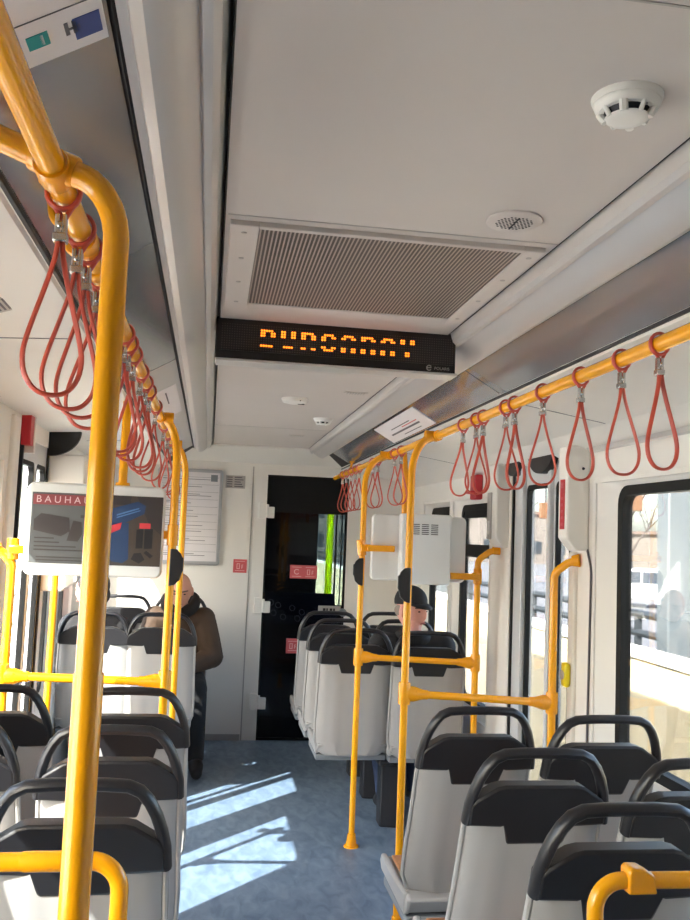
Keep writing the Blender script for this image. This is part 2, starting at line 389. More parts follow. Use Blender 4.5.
a = [bm.verts.new((p[0], p[1], 0)) for p in pts]; b = [bm.verts.new((p[0] + .0, p[1], .84)) for p in pts]
for i in range(11): bm.faces.new((a[i], a[i + 1], b[i + 1], b[i]))
lm = M['lime'].node_tree; bs = lm.nodes['Principled BSDF']; tr = lm.nodes.new('ShaderNodeBsdfTranslucent'); tr.inputs[0].default_value = lin((226, 238, 30)); ad = lm.nodes.new('ShaderNodeAddShader')
lm.links.new(bs.outputs[0], ad.inputs[0]); lm.links.new(tr.outputs[0], ad.inputs[1]); lm.links.new(ad.outputs[0], lm.nodes['Material Output'].inputs[0])
o = obj('blind_cloth', bm, M['lime'], t)
bm = NB(); tube(bm, [(-.05, 0, .845), (.06, 0, .845)], .006, 8); obj('blind_rod', bm, M['dark'], t)

# ---------------- ceiling: centre panel, coves, polished panels, lower white ceilings
YE = 6.36
bm = NB(); box(bm, 0, .69, Y0, YE, ZC, ZC + .05); struct('ceiling', bm, M['ceil'], smooth=False)
bm = NB()       # sloped header at the far end
prism(bm, [(YE, ZC + .05), (YE, ZC - .012), (Y1 - .02, 2.045), (Y1, 2.045), (Y1, ZC + .05)], lambda u, v, s: (XL + (XR - XL) * s, u, v))
struct('ceiling_end', bm, M['wall'], smooth=False)
for xs in (.235, .47):
    pass
def strip(bm, prof, y0, y1, mi=0):
    a = [bm.verts.new((x, y0, z)) for x, z in prof]; b = [bm.verts.new((x, y1, z)) for x, z in prof]
    for i in range(len(prof) - 1): bm.faces.new((a[i], a[i + 1], b[i + 1], b[i])).material_index = mi
def mir(prof, s): return [(CX + s * x - (.014 if s > 0 and x < .40 else 0), z) for x, z in prof]
# cove profile, x measured from the tram's middle line
cove = [(.352, 2.20), (.360, 2.150), (.366, 2.128), (.376, 2.120), (.388, 2.118), (.392, 2.124), (.410, 2.104), (.430, 2.092), (.450, 2.088), (.466, 2.094), (.472, 2.112), (.484, 2.110)]
PT = {-1: .660, 1: .622}          # outer edge of the tilted polished panel on each side
def panel_z(x): return 2.112 - (x - .494) * .58
for s, nm in ((-1, 'left'), (1, 'right')):
    bm = NB(); strip(bm, mir(cove, s), Y0, YE + .06); 
    e = [bm.verts.new((CX + s * x, YE + .06, z)) for x, z in cove]; bm.faces.new(e)
    struct('trim_cove_%s' % nm, bm, M['cove'], angle=25)
    bm = NB(); strip(bm, mir([(.340, 2.155), (.3525, 2.149), (.3535, 2.16)], s), Y0, YE); strip(bm, mir([(.482, 2.118), (.489, 2.113), (.496, 2.118)], s), Y0, YE + .05)
    struct('trim_groove_%s' % nm, bm, M['seam'], smooth=False)
    cuts = ([Y0, -.4, 2.90, 6.2] if s > 0 else [Y0, -.4, 3.05, 6.2])
    for i in range(3):
        bm = NB(); panel = [(.494 + (PT[s] - .494) * q / 4, panel_z(.494 + (PT[s] - .494) * q / 4)) for q in range(5)]; strip(bm, mir(panel, s), cuts[i] + .004, cuts[i + 1] - .004)
        struct('trim_panel_%s_%d' % (nm, i + 1), bm, M['chrome_panel'] if not (s < 0 and i == 2) else M['cove'])
    bm = NB(); strip(bm, mir([(.488, 2.122), (PT[s] + .004, panel_z(PT[s]) + .008)], s), Y0, Y1)       # dark backing behind the panel joints
    struct('trim_backing_%s' % nm, bm, M['seam'], smooth=False)
    e0 = PT[s]; ze = panel_z(e0); low = [(e0 + .003, ze + .006), (e0 + .006, ze - .006), (e0 + .016, ze - .004), (e0 + .022, ze - .010), (1.04, 1.965), (1.105, 1.925), (1.15, 1.905)] if s > 0 else [(e0 + .003, ze + .006), (e0 + .006, ze - .006), (e0 + .016, ze - .004), (e0 + .022, ze - .010), (1.04, 1.985), (1.15, 1.978)]
    bm = NB(); strip(bm, mir(low, s), Y0, Y1); struct('ceiling_%s' % nm, bm, M['wall'], angle=15)
    bm = NB(); strip(bm, mir([(e0 + .001, ze - .001), (e0 + .0045, ze - .0075), (e0 + .012, ze - .0065)], s), Y0, Y1); struct('trim_ledge_%s' % nm, bm, M['seam'], smooth=False)
    bm = NB(); strip(bm, mir([(1.115, 1.915), (1.125, 1.90), (1.15, 1.898)] if s > 0 else [(1.115, 1.981), (1.125, 1.972), (1.15, 1.970)], s), Y0, 3.3); struct('trim_cornice_%s' % nm, bm, M['cove'], smooth=False)
bm = NB(); box(bm, XL - .1, XR + .1, Y0, Y1, 2.24, 2.28); struct('roof_ceiling', bm, M['seam'], smooth=False)
# seams across the centre ceiling
for i, y in enumerate((1.70, 5.2, .895)):
    bm = NB(); box(bm, .005, .685, y - .002, y + .002, ZC - .0012, ZC + .004); struct('trim_%d' % (40 + i), bm, M['plate'], smooth=False)
# hatch lines of the lower ceilings
def slope_z(X):
    d = abs(X - CX); sg = 1 if X > CX else -1; e0 = PT[sg] + .022; z0 = panel_z(PT[sg]) - .010
    zw = 1.965 if sg > 0 else 1.985
    return z0 - (d - e0) * ((z0 - zw) / (1.04 - e0))
for i, (s, y) in enumerate(((1, 2.95), (1, 1.35), (-1, 2.30), (-1, 4.9), (1, 4.9))):
    bm = NB(); xa, xb = CX + s * .73, CX + s * 1.03
    prism(bm, [(y - .002, -.0015), (y + .002, -.0015), (y + .002, .003), (y - .002, .003)], lambda u, v, q: ((xa, xb)[q], u, slope_z((xa, xb)[q]) + v))
    struct('trim_%d' % (8 + i), bm, M['ink'], smooth=False)

# ---------------- door engine covers and posts on the side walls
def cover(X, s, y0, y1, z0, z1, dep, label, name='door_post_cover'):
    t = thing(name, label, 'cover', (X, (y0 + y1) / 2, z0))
    bm = NB()
    pr = [(0, 0), (dep * .55, 0), (dep, .05), (dep, z1 - z0), (0, z1 - z0)]
    prism(bm, pr, lambda u, v, q: (-s * u, (y0 - (y0 + y1) / 2) if q == 0 else (y1 - (y0 + y1) / 2), v)); obj('cover_body', bm, M['wall'], t, bevel=.008)
    return t
RC = cover(XR, 1, 3.335, 3.43, 1.505, 1.925, .095, 'white door motor cover with a long red sticker, beside the large right window')
bm = NB(); cbox(bm, (-.0955, .0, .185), (.003, .045, .20)); obj('red_sticker', bm, M['redbox'], RC)
bm = NB()
for q in range(5): cbox(bm, (-.0975, .0, .105 + q * .026), (.001, .022, .012))
cbox(bm, (-.0975, .0, .262), (.001, .026, .022)); obj('sticker_print', bm, M['pink'], RC)
bm = NB(); disc(bm, (-.03, -.0475, .33), (0, -1, 0), .006, .005, .005, 12); obj('lock', bm, M['dark'], RC)
RC2 = cover(XR, 1, 4.28, 4.42, 1.50, 1.925, .075, 'white door motor cover between the right door and the far right window')
bm = NB(); cbox(bm, (-.079, .02, .16), (.008, .06, .24)); obj('speaker_strip', bm, M['plate'], RC2, bevel=.003)
bm = NB(); cbox(bm, (-.0845, .02, .10), (.003, .03, .07)); obj('button', bm, M['white'], RC2)
LC = cover(XL, -1, 4.51, 4.585, 1.20, 1.875, .175, 'white motor cover on the left wall behind the display screen')
# dark door-roller recesses above the side doors
for X, s, y, hw, hh, zt, lab in ((XR, 1, 3.80, .15, .10, 1.945, 'black round roller recess over the middle of the right door'), (XR, 1, 4.17, .10, .09, 1.945, 'black round roller recess at the far edge of the right door')):
    bm = NB()
    pts = [(hw * math.cos(a), hh * math.sin(a)) for a in [PI + PI * q / 18 for q in range(19)]]
    prism(bm, pts, lambda u, v, q: (X - s * (.035 if q else .0005), y + u, zt + v))
    tag(obj('roller_recess', bm, M['seam']), lab, 'recess')
bm = NB(); pts = [(0, 0)] + [(.15 * math.cos(a), .125 * math.sin(a)) for a in [1.5 * PI + .5 * PI * q / 14 for q in range(15)]]
prism(bm, pts, lambda u, v, q: (-.799 + u, 4.47 + .035 * q, 1.988 + v + (.006 if v > -.001 and q else 0)))
tag(obj('roller_recess', bm, M['seam']), 'black round roller recess over the left door beside the red handle', 'recess')
# slender posts beside the right door
bm = NB(); box(bm, XR - .018, XR + .006, 3.44, 3.495, 0, 1.50); struct('trim_15', bm, M['wall'], bevel=.008)
bm = NB(); box(bm, XR - .008, XR + .006, 4.25, 4.275, 0, 1.93); struct('trim_16', bm, M['wall'], bevel=.004)
bm = NB(); fp = fillet([(XR - .006, 3.36, 1.92), (XR - .006, 3.36, 1.55), (XR - .006, 3.30, 1.44), (XR - .006, 3.32, .5), (XR - .006, 3.32, 0)], .12)
tube(bm, fp, .0045, 6); struct('trim_17', bm, M['ink'])
bm = NB(); box(bm, XL - .006, XL + .02, 3.64, 3.74, 0, 1.96); struct('trim_18', bm, M['wall'], bevel=.008)
bm = NB(); box(bm, XL - .006, XL + .012, 3.845, 3.865, 0, 1.93); struct('trim_19', bm, M['dark'], bevel=.003)
# lower side panels
bm = NB(); box(bm, XR - .05, XR, 4.62, Y1, 0, .36); struct('baseboard_right', bm, M['plate'], bevel=.01)
bm = NB(); box(bm, XL, XL + .05, 4.45, Y1, 0, .36); struct('baseboard_left', bm, M['plate'], bevel=.01)

# ================================================================== GRAB RAILS, POSTS AND BARS
RX, RZ, RR = .90, 1.95, .0165
LX = -.205
def sleeve(bm, c, ax, L=.06, r=.024, taper=None):
    c = Vector(c); ax = Vector(ax).normalized()
    a = c - ax * L / 2; b = c + ax * L / 2
    rr = [r * .93, r, r, r * .93] if taper is None else [r, r * 1.02, taper * 1.1, taper]
    tube(bm, [a, a + ax * L * .08, b - ax * L * .08, b] if taper is None else [a, a + ax * L * .35, a + ax * L * .72, b], rr, 14)
def rail(X, s, label):
    t = thing('ceiling_rail', label, 'rail', (X, 2, RZ))
    bm = NB(); tube(bm, [(0, -3.5 - 0, 0), (0, 4.42, 0)], RR, 16); obj('rail_tube', bm, M['yellow'], t)
    for y in ((-2.6, -.9, 1.32, 1.46, 5.9) if s < 0 else (-2.6, -.9, .8, 6.0)):
        zt = 2.112 - .58 * (.61 - .494) - RZ; bm = NB()
        tube(bm, fillet([(0, y - 2, 0), (s * .045, y - 2, .03), (s * .055, y - 2, zt)], .02, 4), .0085, 8)
        disc(bm, (s * .055, y - 2, zt), (0, 0, -1), .018, .016, .012, 14)
        sleeve(bm, (0, y - 2, 0), (0, 1, 0), .035, .0205)
        obj('bracket', bm, M['yellow2'], t)
    return t
rail(RX, 1, 'yellow ceiling rail along the right side carrying red hanging straps')
rail(LX, -1, 'yellow ceiling rail along the left side carrying red hanging straps')

def post(label, x, y, rail_x, ztop=1.86, guard=None):
    """floor-to-rail post with a bend into the ceiling rail"""
    t = thing('grab_post', label, 'post', (x, y, 0))
    dx = rail_x - x
    bm = NB(); tube(bm, [(0, 0, .012), (0, 0, .9), (0, 0, RZ - .17)] + [(dx * (1 - math.cos(q * PI / 20)), 0, RZ - .16 + .16 * math.sin(q * PI / 20)) for q in range(10)] + [(dx - math.copysign(.006, dx), 0, RZ - .001)], .0155, 16); obj('post_tube', bm, M['yellow'], t)
    bm = NB(); disc(bm, (0, 0, 0), (0, 0, 1), .038, .036, .008, 20); disc(bm, (0, 0, .008), (0, 0, 1), .027, .02, .055, 16); obj('floor_flange', bm, M['yellow2'], t)
    bm = NB(); sleeve(bm, (dx, 0, RZ), (0, 1, 0), .06, .0225); sleeve(bm, (dx - math.copysign(.03, dx), 0, RZ), (dx, 0, 0), .04, .0205); obj('rail_clamp', bm, M['yellow2'], t)
    if guard:
        gz, gs = guard; bm = NB()
        pts = [(-.004, -.070), (-.004, .070), (.020, .068), (.036, .052), (.041, .040), (.047, .036), (.047, -.012), (.042, -.022), (.036, -.046), (.018, -.064)]
        prism(bm, pts, lambda u, v, q: (-gs * u, -.030 + .0135 * q, gz + v)); obj('guard_paddle', bm, M['black'], t, bevel=.003)
        bm = NB(); tube(bm, [(-gs * .012, -.017, gz), (-gs * .012, .0, gz)], .009, 10); obj('guard_mount', bm, M['black'], t)
    return t
P1 = post('yellow post at the far right screen back, its foot standing in the open aisle', .775, 4.43, RX, guard=(1.35, 1))
P2 = post('yellow post rising behind the grey right seats, black paddle at capped man', .80, 3.48, RX, guard=(1.342, 1))
P3 = post('left yellow post clamped to the right edge of the advertising screen', -.135, 3.40, LX, guard=(1.385, -1))
P4 = post('slim yellow post in front of the man in the brown jacket, beside a nearer post', -.13, 4.45, LX)
# big foreground post
t = thing('grab_post', 'large foreground yellow post on the left bending to the ceiling rail', 'post', (-.128, 1.06, 0))
bm = NB(); tube(bm, [(0, 0, .012), (0, 0, 1.0), (0, 0, 1.862)] + [(-.060 * (1 - math.cos(q * PI / 20)), 0, 1.868 + .080 * math.sin(q * PI / 20)) for q in range(10)] + [(-.066, 0, 1.953), (-.077, 0, 1.958)], .0155, 20); tube(bm, [(-.077, 0, 1.958), (-.145, 0, 1.984), (-.30, 0, 1.997), (-.50, 0, 2.0)], .0155, 20); obj('post_tube', bm, M['yellow'], t)
bm = NB(); sleeve(bm, (-.077, 0, 1.950), (0, 1, 0), .05, .0215); sleeve(bm, (-.077, 0, 1.958), (1, 0, -.35), .055, .0190); obj('rail_clamp', bm, M['yellow2'], t)
bm = NB(); tube(bm, [(.0, .003, 1.02), (.0, .003, 1.36)], .0172, 18); obj('post_sleeve', bm, M['yellow2'], t)
bm = NB(); disc(bm, (0, 0, 0), (0, 0, 1), .042, .04, .008, 20); disc(bm, (0, 0, .008), (0, 0, 1), .03, .022, .055, 16); obj('floor_flange', bm, M['yellow2'], t)

def wall_post(label, x, y, wx, ztop, z0=0.0, dy=0):
    """post that bends into the side wall at shoulder height"""
    t = thing('wall_post', label, 'post', (x, y, 0)); dx = wx - x
    bm = NB(); tube(bm, fillet([(0, 0, z0 + .01), (0, 0, ztop - .045), (dx * .55, dy * .55, ztop), (dx, dy, ztop + .012)], .05, 8), .0165, 16); obj('post_tube', bm, M['yellow'], t)
    bm = NB(); disc(bm, (dx, dy, ztop + .012), (-dx, -dy, -.012), .027, .022, .03, 16); obj('wall_flange', bm, M['yellow2'], t)
    bm = NB(); disc(bm, (0, 0, 0), (0, 0, 1), .038, .036, .008, 20); disc(bm, (0, 0, .008), (0, 0, 1), .027, .02, .055, 16); obj('floor_flange', bm, M['yellow2'], t)
    return t
wall_post('yellow post bending into the wall beside the yellow button of the right door', 1.415, 3.48, XR - .001, 1.455, dy=-.06)
wall_post('yellow post bending into the wall by the far right window', 1.385, 4.43, XR - .003, 1.475)
wall_post('yellow post bending into the left wall at the left edge of the screen', -.725, 3.48, XL + .0, 1.42)
wall_post('yellow post standing below the screen in front of the far left window', -.722, 4.45, XL + .0, 1.42)

def bar(label, a, b, name='grab_bar'):
    a, b = Vector(a), Vector(b); t = thing(name, label, 'grab bar', a); d = b - a
    bm = NB(); tube(bm, [(0, 0, 0), d], .0155, 14); obj('bar_tube', bm, M['yellow'], t)
    for p, dd in ((Vector((0, 0, 0)), d), (d, -d)):
        n_ = dd.normalized(); bm = NB()
        sleeve(bm, p, (0, 0, 1), .085, .0245); tube(bm, [p + n_ * .010, p + n_ * .04, p + n_ * .075, p + n_ * .095], [.031, .030, .020, .0185], 12, r2=[.024, .024, .0195, .0185], up=(0, 1, 0))
        for q in (-1, 1): disc(bm, p + n_ * .045 + Vector((0, -.02, q * .012)), (0, -1, 0), .004, .004, .003, 8)
        obj('clamp', bm, M['yellow2'], t)
    return t
bar('lower yellow grab bar linking two posts across the right seats at the door', (.80, 3.48, .915), (1.415, 3.48, .885))
bar('upper yellow grab bar crossing in front of the capped man', (.775, 4.43, .925), (1.385, 4.43, .905))
bar('yellow grab bar running left across the aisle-side posts under the screen', (-.725, 3.45, .965), (-.135, 3.42, .955))

# low seat-end hoops in the foreground
t = thing('seat_hoop', 'bright yellow hoop rail bending down beside the foreground post', 'handrail', (-.104, 1.40, 0))
bm = NB(); tube(bm, fillet([(0, 0, .01), (0, 0, 1.031), (-.62, 0, 1.031)], .045, 10), .0135, 16); obj('hoop_tube', bm, M['yellow'], t)
bm = NB(); sleeve(bm, (-.058, 0, 1.031), (1, 0, 0), .02, .0205); sleeve(bm, (-.105, 0, 1.031), (1, 0, 0), .08, .0148); obj('clamp', bm, M['yellow2'], t)
t = thing('seat_hoop', 'yellow hoop rail with raised clamp in front of the nearest right seat', 'handrail', (.650, 1.40, 0))
bm = NB(); tube(bm, fillet([(0, 0, .01), (0, 0, .988), (.72, 0, .982)], .045, 10), .0135, 16); obj('hoop_tube', bm, M['yellow'], t)
bm = NB(); prism(bm, [(.050, -.0165), (.050, .020), (.056, .025), (.075, .024), (.094, .014), (.100, -.0165)], lambda u, v, q: (u, -.0175 + .035 * q, .9865 + v)); obj('clamp', bm, M['yellow2'], t, bevel=.005)

# ================================================================== STRAPS
def strap_proto(w=.042):
    t = thing('hanging_strap', 'x', 'hanging strap', (0, 0, 0))
    bm = NB(); ringp = [(.0205 * math.cos(a), 0, .0225 * math.sin(a) + .0) for a in [2 * PI * q / 20 for q in range(20)]]
    tube(bm, ringp, .0035, 8, closed=True, r2=.006, up=(0, 1, 0)); tube(bm, [(-.012, 0, -.016), (.002, 0, -.036)], .0035, 8); tube(bm, [(.016, 0, -.012), (.003, 0, -.036)], .0035, 8); obj('rail_ring', bm, M['red'], t)
    bm = NB(); cbox(bm, (-.0042, 0, -.044), (.0062, .013, .030)); cbox(bm, (.0042, 0, -.044), (.0062, .013, .030)); cbox(bm, (0, 0, -.060), (.018, .016, .012)); disc(bm, (0, -.008, -.045), (0, -1, 0), .005, .004, .004, 10); obj('clamp', bm, M['steel'], t, bevel=.0025)
    bm = NB(); half = [(.003, -.062), (.006, -.085), (.014, -.115), (.027, -.155), (.038, -.190), (.042, -.214), (.038, -.236), (.026, -.252), (.010, -.259)]
    pts = [(x * w / .042, 0, z) for x, z in half] + [(-x * w / .042, 0, z) for x, z in reversed(half)]
    sm = []
    for i in range(len(pts) - 1):
        p0 = Vector(pts[max(i - 1, 0)]); p1 = Vector(pts[i]); p2 = Vector(pts[i + 1]); p3 = Vector(pts[min(i + 2, len(pts) - 1)])
        for q in range(3):
            u = q / 3; sm.append(.5 * ((2 * p1) + (p2 - p0) * u + (2 * p0 - 5 * p1 + 4 * p2 - p3) * u * u + (3 * p1 - p0 - 3 * p2 + p3) * u ** 3))
    sm.append(Vector(pts[-1]))
    tube(bm, sm, .0032, 8, r2=.0062, up=(0, 1, 0)); obj('loop', bm, M['red'], t)
    return t
ORD = ['nearest', 'second', 'third', 'fourth', 'fifth', 'sixth', 'seventh', 'eighth', 'ninth', 'tenth', 'eleventh', 'twelfth', 'thirteenth', 'fourteenth', 'fifteenth', 'sixteenth', 'seventeenth', 'eighteenth', 'nineteenth', 'twentieth']
sp = strap_proto(.0365); used = False
R_STR = [(1.675, 10), (1.845, -6), (2.065, 8), (2.32, -8), (2.55, 25), (2.63, -25), (2.86, 25), (2.94, -25), (3.10, 12), (4.15, 20), (4.31, -20), (4.75, 20), (4.90, -15), (5.35, 25), (5.50, -20), (5.68, 20), (5.88, -10), (6.05, 10)]
L_STR = [(1.13, 25), (1.27, 15), (1.36, 10), (1.50, 20), (1.95, 20), (2.05, -10), (2.18, 30), (2.42, -20), (2.60, 20), (2.76, -25), (3.10, -10), (3.66, 25), (4.0, -20), (4.28, 15), (4.9, -25)]
for X, lst, side in ((RX, R_STR, 'right'), (LX, L_STR, 'left')):
    for i, (y, a) in enumerate(lst):
        where = ('red looped hanging strap on the %s ceiling rail, %s of its row from the camera' % (side, ORD[i]))
        g = 'red hanging straps on the %s rail' % side
        if not used: sp.location = (X, y, RZ); sp['label'] = where; sp['group'] = g; o = sp; used = True
        else: o = dup(sp, (X, y, RZ), where, g)
        for c in o.children:
            if c.name.split('.')[0] == 'loop': c.rotation_euler = (random.uniform(-.05, .05), random.uniform(-.04, .04), math.radians(a))

# ================================================================== SEATS
def bk(z):          # lean of the back: y at height z (handle top is y = 0)
    return .21 * max(0, (1.06 - z) / .62) ** 1.15
def seat_proto(LEAN=.21, W=.166):
    def bk(z): return LEAN * max(0, (1.06 - z) / .62) ** 1.15
    t = thing('passenger_seat', 'x', 'seat', (0, 0, 0)); K = W / .166; PY = (LEAN - .21) + (.04 if W > .18 else 0)
    def fn(off, th): return lambda u, v, q: (u, bk(v) + off + th * q, v)
    # shell back
    out_ = [(-W, .895), (-W - .002, .80), (-W - .004, .70), (-W - .008, .60), (-W - .006, .52), (-W + .012, .475), (-W + .05, .452), (0, .446), (W - .05, .452), (W - .012, .475), (W + .006, .52), (W + .008, .60), (W + .004, .70), (W + .002, .80), (W, .895)]
    ST = 1.13 if W > .18 else 1.0
    bm = NB()
    # grid-built back so the lean is a smooth curve
    zs = [.452, .475, .52, .56, .60, .65, .70, .75, .80, .85, .895]
    def halfw(z):
        pts = sorted([(v, u) for u, v in out_ if u > 0])
        for i in range(len(pts) - 1):
            if pts[i][0] <= z <= pts[i + 1][0]:
                f_ = (z - pts[i][0]) / max(1e-6, pts[i + 1][0] - pts[i][0]); return pts[i][1] + (pts[i + 1][1] - pts[i][1]) * f_
        return W
    N = 16; F, B = [], []
    for z in zs:
        hw = halfw(z); rf, rb = [], []
        for i in range(N + 1):
            u = -1 + 2 * i / N; e = abs(u) ** 6
            rib = .0055 * math.exp(-((abs(u) - .52 - .10 * (z - .7)) / .06) ** 2)
            zz = .895 - (.895 - z) * ST; rb.append(bm.verts.new((u * hw, bk(z) + .022 * e - .0 - rib - (.004 * math.cos(u * PI / 2)), zz)))
            rf.append(bm.verts.new((u * hw, bk(z) + .034 + .022 * e, zz)))
        F.append(rf); B.append(rb)
    for j in range(len(zs) - 1):
        for i in range(N):
            bm.faces.new((B[j][i], B[j][i + 1], B[j + 1][i + 1], B[j + 1][i])); bm.faces.new((F[j][i], F[j + 1][i], F[j + 1][i + 1], F[j][i + 1]))
        for i in (0, N): bm.faces.new((B[j][i], F[j][i], F[j + 1][i], B[j + 1][i]))
    for j in (0, len(zs) - 1):
        for i in range(N): bm.faces.new((B[j][i], F[j][i], F[j][i + 1], B[j][i + 1]))
    obj('seat_back', bm, M['shell'], t, bevel=.006)
    # thin bright lip round the shell edge
    bm = NB(); lip = [(-W - .002, .885), (-W - .004, .80), (-W - .006, .70), (-W - .010, .60), (-W - .008, .52), (-W + .010, .478), (-W + .05, .455), (0, .449), (W - .05, .455), (W - .010, .478), (W + .008, .52), (W + .010, .60), (W + .006, .70), (W + .004, .80), (W + .002, .885)]
    tube(bm, [(u, bk(v) + .026, .895 - (.895 - v) * ST) for u, v in lip], .007, 8); obj('seat_back_rim', bm, M['shell'], t)
    # black upper panel with a notch
    pad = [(-W - .003, .866), (-.086 * K, .862), (-.070 * K, .818), (.070 * K, .818), (.086 * K, .862), (W + .003, .866), (W + .002, .915), (W - .010, .930), (.108 * K, .961), (.088 * K, .966), (-.088 * K, .966), (-.108 * K, .961), (-W + .010, .930), (-W - .002, .915)]
    bm = NB(); prism(bm, pad, fn(-.007, .056)); obj('upper_panel', bm, M['black'], t, bevel=.007)
    bm = NB(); hw_ = [(W + .003, .872), (W, .915), (.158 * K, .950), (.147 * K, .982), (.133 * K, 1.008), (.116 * K, 1.028), (.093 * K, 1.0385), (.05 * K, 1.0415), (0, 1.042)]
    hp = [(-u, bk(v) + .012, v) for u, v in hw_] + [(u, bk(v) + .012, v) for u, v in hw_[-2::-1]]
    tube(bm, hp, .0125, 12, r2=.017, up=(0, 1, 0)); obj('handle', bm, M['handle'], t)
    # pan
    bm = NB(); prof = [(.165, .455), (.20, .405), (.52, .400), (.565, .412), (.575, .432), (.555, .448), (.50, .446), (.30, .440), (.235, .456), (.215, .47)]; prof = [(u + PY, v) for u, v in prof]
    prism(bm, prof, lambda u, v, q: (-W + .004 + (2 * W - .008) * q, u, v)); obj('seat_pan', bm, M['shell'], t, bevel=.01, seg=3)
    for s in (-1, 1):
        bm = NB(); prism(bm, [(.20, .40), (.55, .405), (.575, .432), (.555, .458), (.50, .458), (.33, .456), (.25, .462), (.195, .468)], lambda u, v, q: (s * (W - .018 + .020 * q), u + PY, v)); obj('side_wing', bm, M['shell'], t, bevel=.007)
    bm = NB(); prism(bm, [(.27, .444), (.52, .449), (.545, .454), (.50, .460), (.28, .456), (.25, .450)], lambda u, v, q: (-W + .03 + (2 * W - .06) * q, u + PY, v)); obj('seat_insert', bm, M['tan'], t, bevel=.005)
    bm = NB(); box(bm, -W + .002, W - .002, .19 + PY, .52 + PY, .368, .398); obj('base_slab', bm, M['base'], t, bevel=.006)
    bm = NB(); cbox(bm, (.06, .33 + PY, .35), (.14, .24, .03)); prism(bm, [(.02, .28), (.12, .26), (.12, .40), (.02, .38)], lambda u, v, q: (u, v + PY, .0 if q == 0 else .34)); obj('pedestal', bm, M['dark'], t, bevel=.01)
    return t
seat = seat_proto(); far_seat = seat_proto(.045, .187); protos = {'near': [seat, False], 'far': [far_seat, False]}
def place(x, y, label, group, face=1, kind='near'):
    p = protos[kind]
    if not p[1]: o = p[0]; p[1] = True; o.location = (x, y, 0); o['label'] = label; o['group'] = group
    else: o = dup(p[0], (x, y, 0), label, group)
    off = (-.17 if x < CX else .16) if abs(x - CX) < .7 else 0
    for c in o.children:
        if c.name.split('.')[0] == 'pedestal': c.location = (off, 0, 0)
    if face < 0: o.rotation_euler = (0, 0, PI)
    return o
g1 = 'grey and black seats of the near right block'; g2 = 'grey and black seats of the near left block'; g3 = 'grey and black seats of the far right block'; g4 = 'grey and black seats of the far left group'
place(.805, 2.487, 'grey aisle seat on the right, farthest of three with open black handle loops', g1)
place(.801, 1.995, 'grey aisle seat on the right, middle of three with open black handle loops', g1)
place(.808, 1.575, 'grey aisle seat at the bottom right, behind the yellow hoop rail', g1)
place(1.145, 2.382, 'grey window seat beside the large right window, the farther one', g1)
place(1.154, 1.904, 'grey window seat cut by the right edge of the photo', g1)
place(-.218, 1.745, 'grey aisle seat at the bottom left, right behind the foreground post', g2)
place(-.207, 2.21, 'grey aisle seat on the left, second from the camera', g2)
place(-.204, 2.725, 'grey aisle seat on the left, third from camera, below the screen bar', g2)
place(-.610, 2.75, 'grey left window seat, its black handle loop below the yellow bar end', g2)
place(-.610, 2.285, 'grey left window seat mostly cut off by the left photo edge', g2)
place(.79, 4.555, 'grey seat behind the far right post, nearest to camera of three', g3, kind='far')
place(.785, 5.06, 'grey seat in the far right block, second of the aisle column', g3, kind='far')
place(.780, 5.53, 'grey seat in the far right block, closest to the tinted cab door', g3, kind='far')
place(1.165, 4.50, 'grey seat in which the man in the black cap sits', g3, kind='far')
place(1.165, 5.10, 'black topped window seat in front of the man in the black cap', g3, kind='far')
place(1.165, 5.58, 'black topped window seat at the far right end near the cab', g3, kind='far')
place(-.235, 5.13, 'far left aisle seat whose grey back hides the legs of the man in brown', g4, kind='far')
place(-.605, 5.13, 'sunlit grey seat by the far left window, partly behind the foreground post', g4, kind='far')
place(-.17, 6.50, 'seat facing the camera at the end wall under the man in brown', g4, face=-1, kind='far')
place(-.56, 6.44, 'empty seat facing the camera at the end wall, its handle loop showing', g4, face=-1, kind='far')

# ================================================================== SIGN, GRILLE, CEILING FITTINGS
t = thing('destination_sign', 'long black LED sign with broken amber letters across the ceiling', 'sign', (.355, 2.56, 2.03))
bm = NB(); box(bm, -.366, .358, 0, .075, 0, .125); obj('sign_case', bm, M['ledface'], t, bevel=.004)
bm = NB(); box(bm, -.352, .352, -.0025, .001, .026, .105); obj('dot_matrix', bm, M['ledgrid'], t, smooth=False)
bm = NB(); box(bm, -.364, .364, -.004, .08, -.006, .002); obj('lower_lip', bm, M['cove'], t, bevel=.002)
GL = {'B': {0: '#####.', 1: '##..##', 2: '##..##', 6: '#####.'}, 'U': {0: '##..##', 1: '##..##', 2: '##..##', 6: '.####.'}, 'R': {0: '#####.', 1: '##..##', 2: '##..##', 6: '##..##'},
      'S': {0: '.####.', 1: '##..##', 2: '##....', 5: '##..##', 6: '.####.'}, 'A': {0: '.####.', 1: '##..##', 5: '##..##', 6: '##..##'}, 'r': {0: '#####.', 1: '##..##', 5: '##..##', 6: '##..##'}, 'Y': {0: '##..##', 1: '##..##', 5: '..##..', 6: '..##..'}}
pit = .0075; bm = NB()
for li, ch in enumerate('BURSArAY'):
    for r_, row in GL[ch].items():
        for c_, q in enumerate(row):
            if q == '#':
                x = -.232 + (li * 8 + c_) * pit; z = .0905 - r_ * pit * 1.0
                disc(bm, (x, -.0026, z), (0, -1, 0), .0033, .0028, .0012, 8)
obj('lit_dots', bm, M['led'], t)
text('POLARIS', .0125, 'maker_name', M['plate'], t, (.292, -.0012, .010), (PI / 2, 0, 0))
bm = NB(); tube(bm, [(.276 + .0075 * math.cos(a), -.0015, .0145 + .0075 * math.sin(a)) for a in [.6 + 5 * q / 12 for q in range(13)]], .0016, 6); tube(bm, [(.270, -.0015, .0145), (.283, -.0015, .0155)], .0014, 6); obj('maker_mark', bm, M['plate'], t)

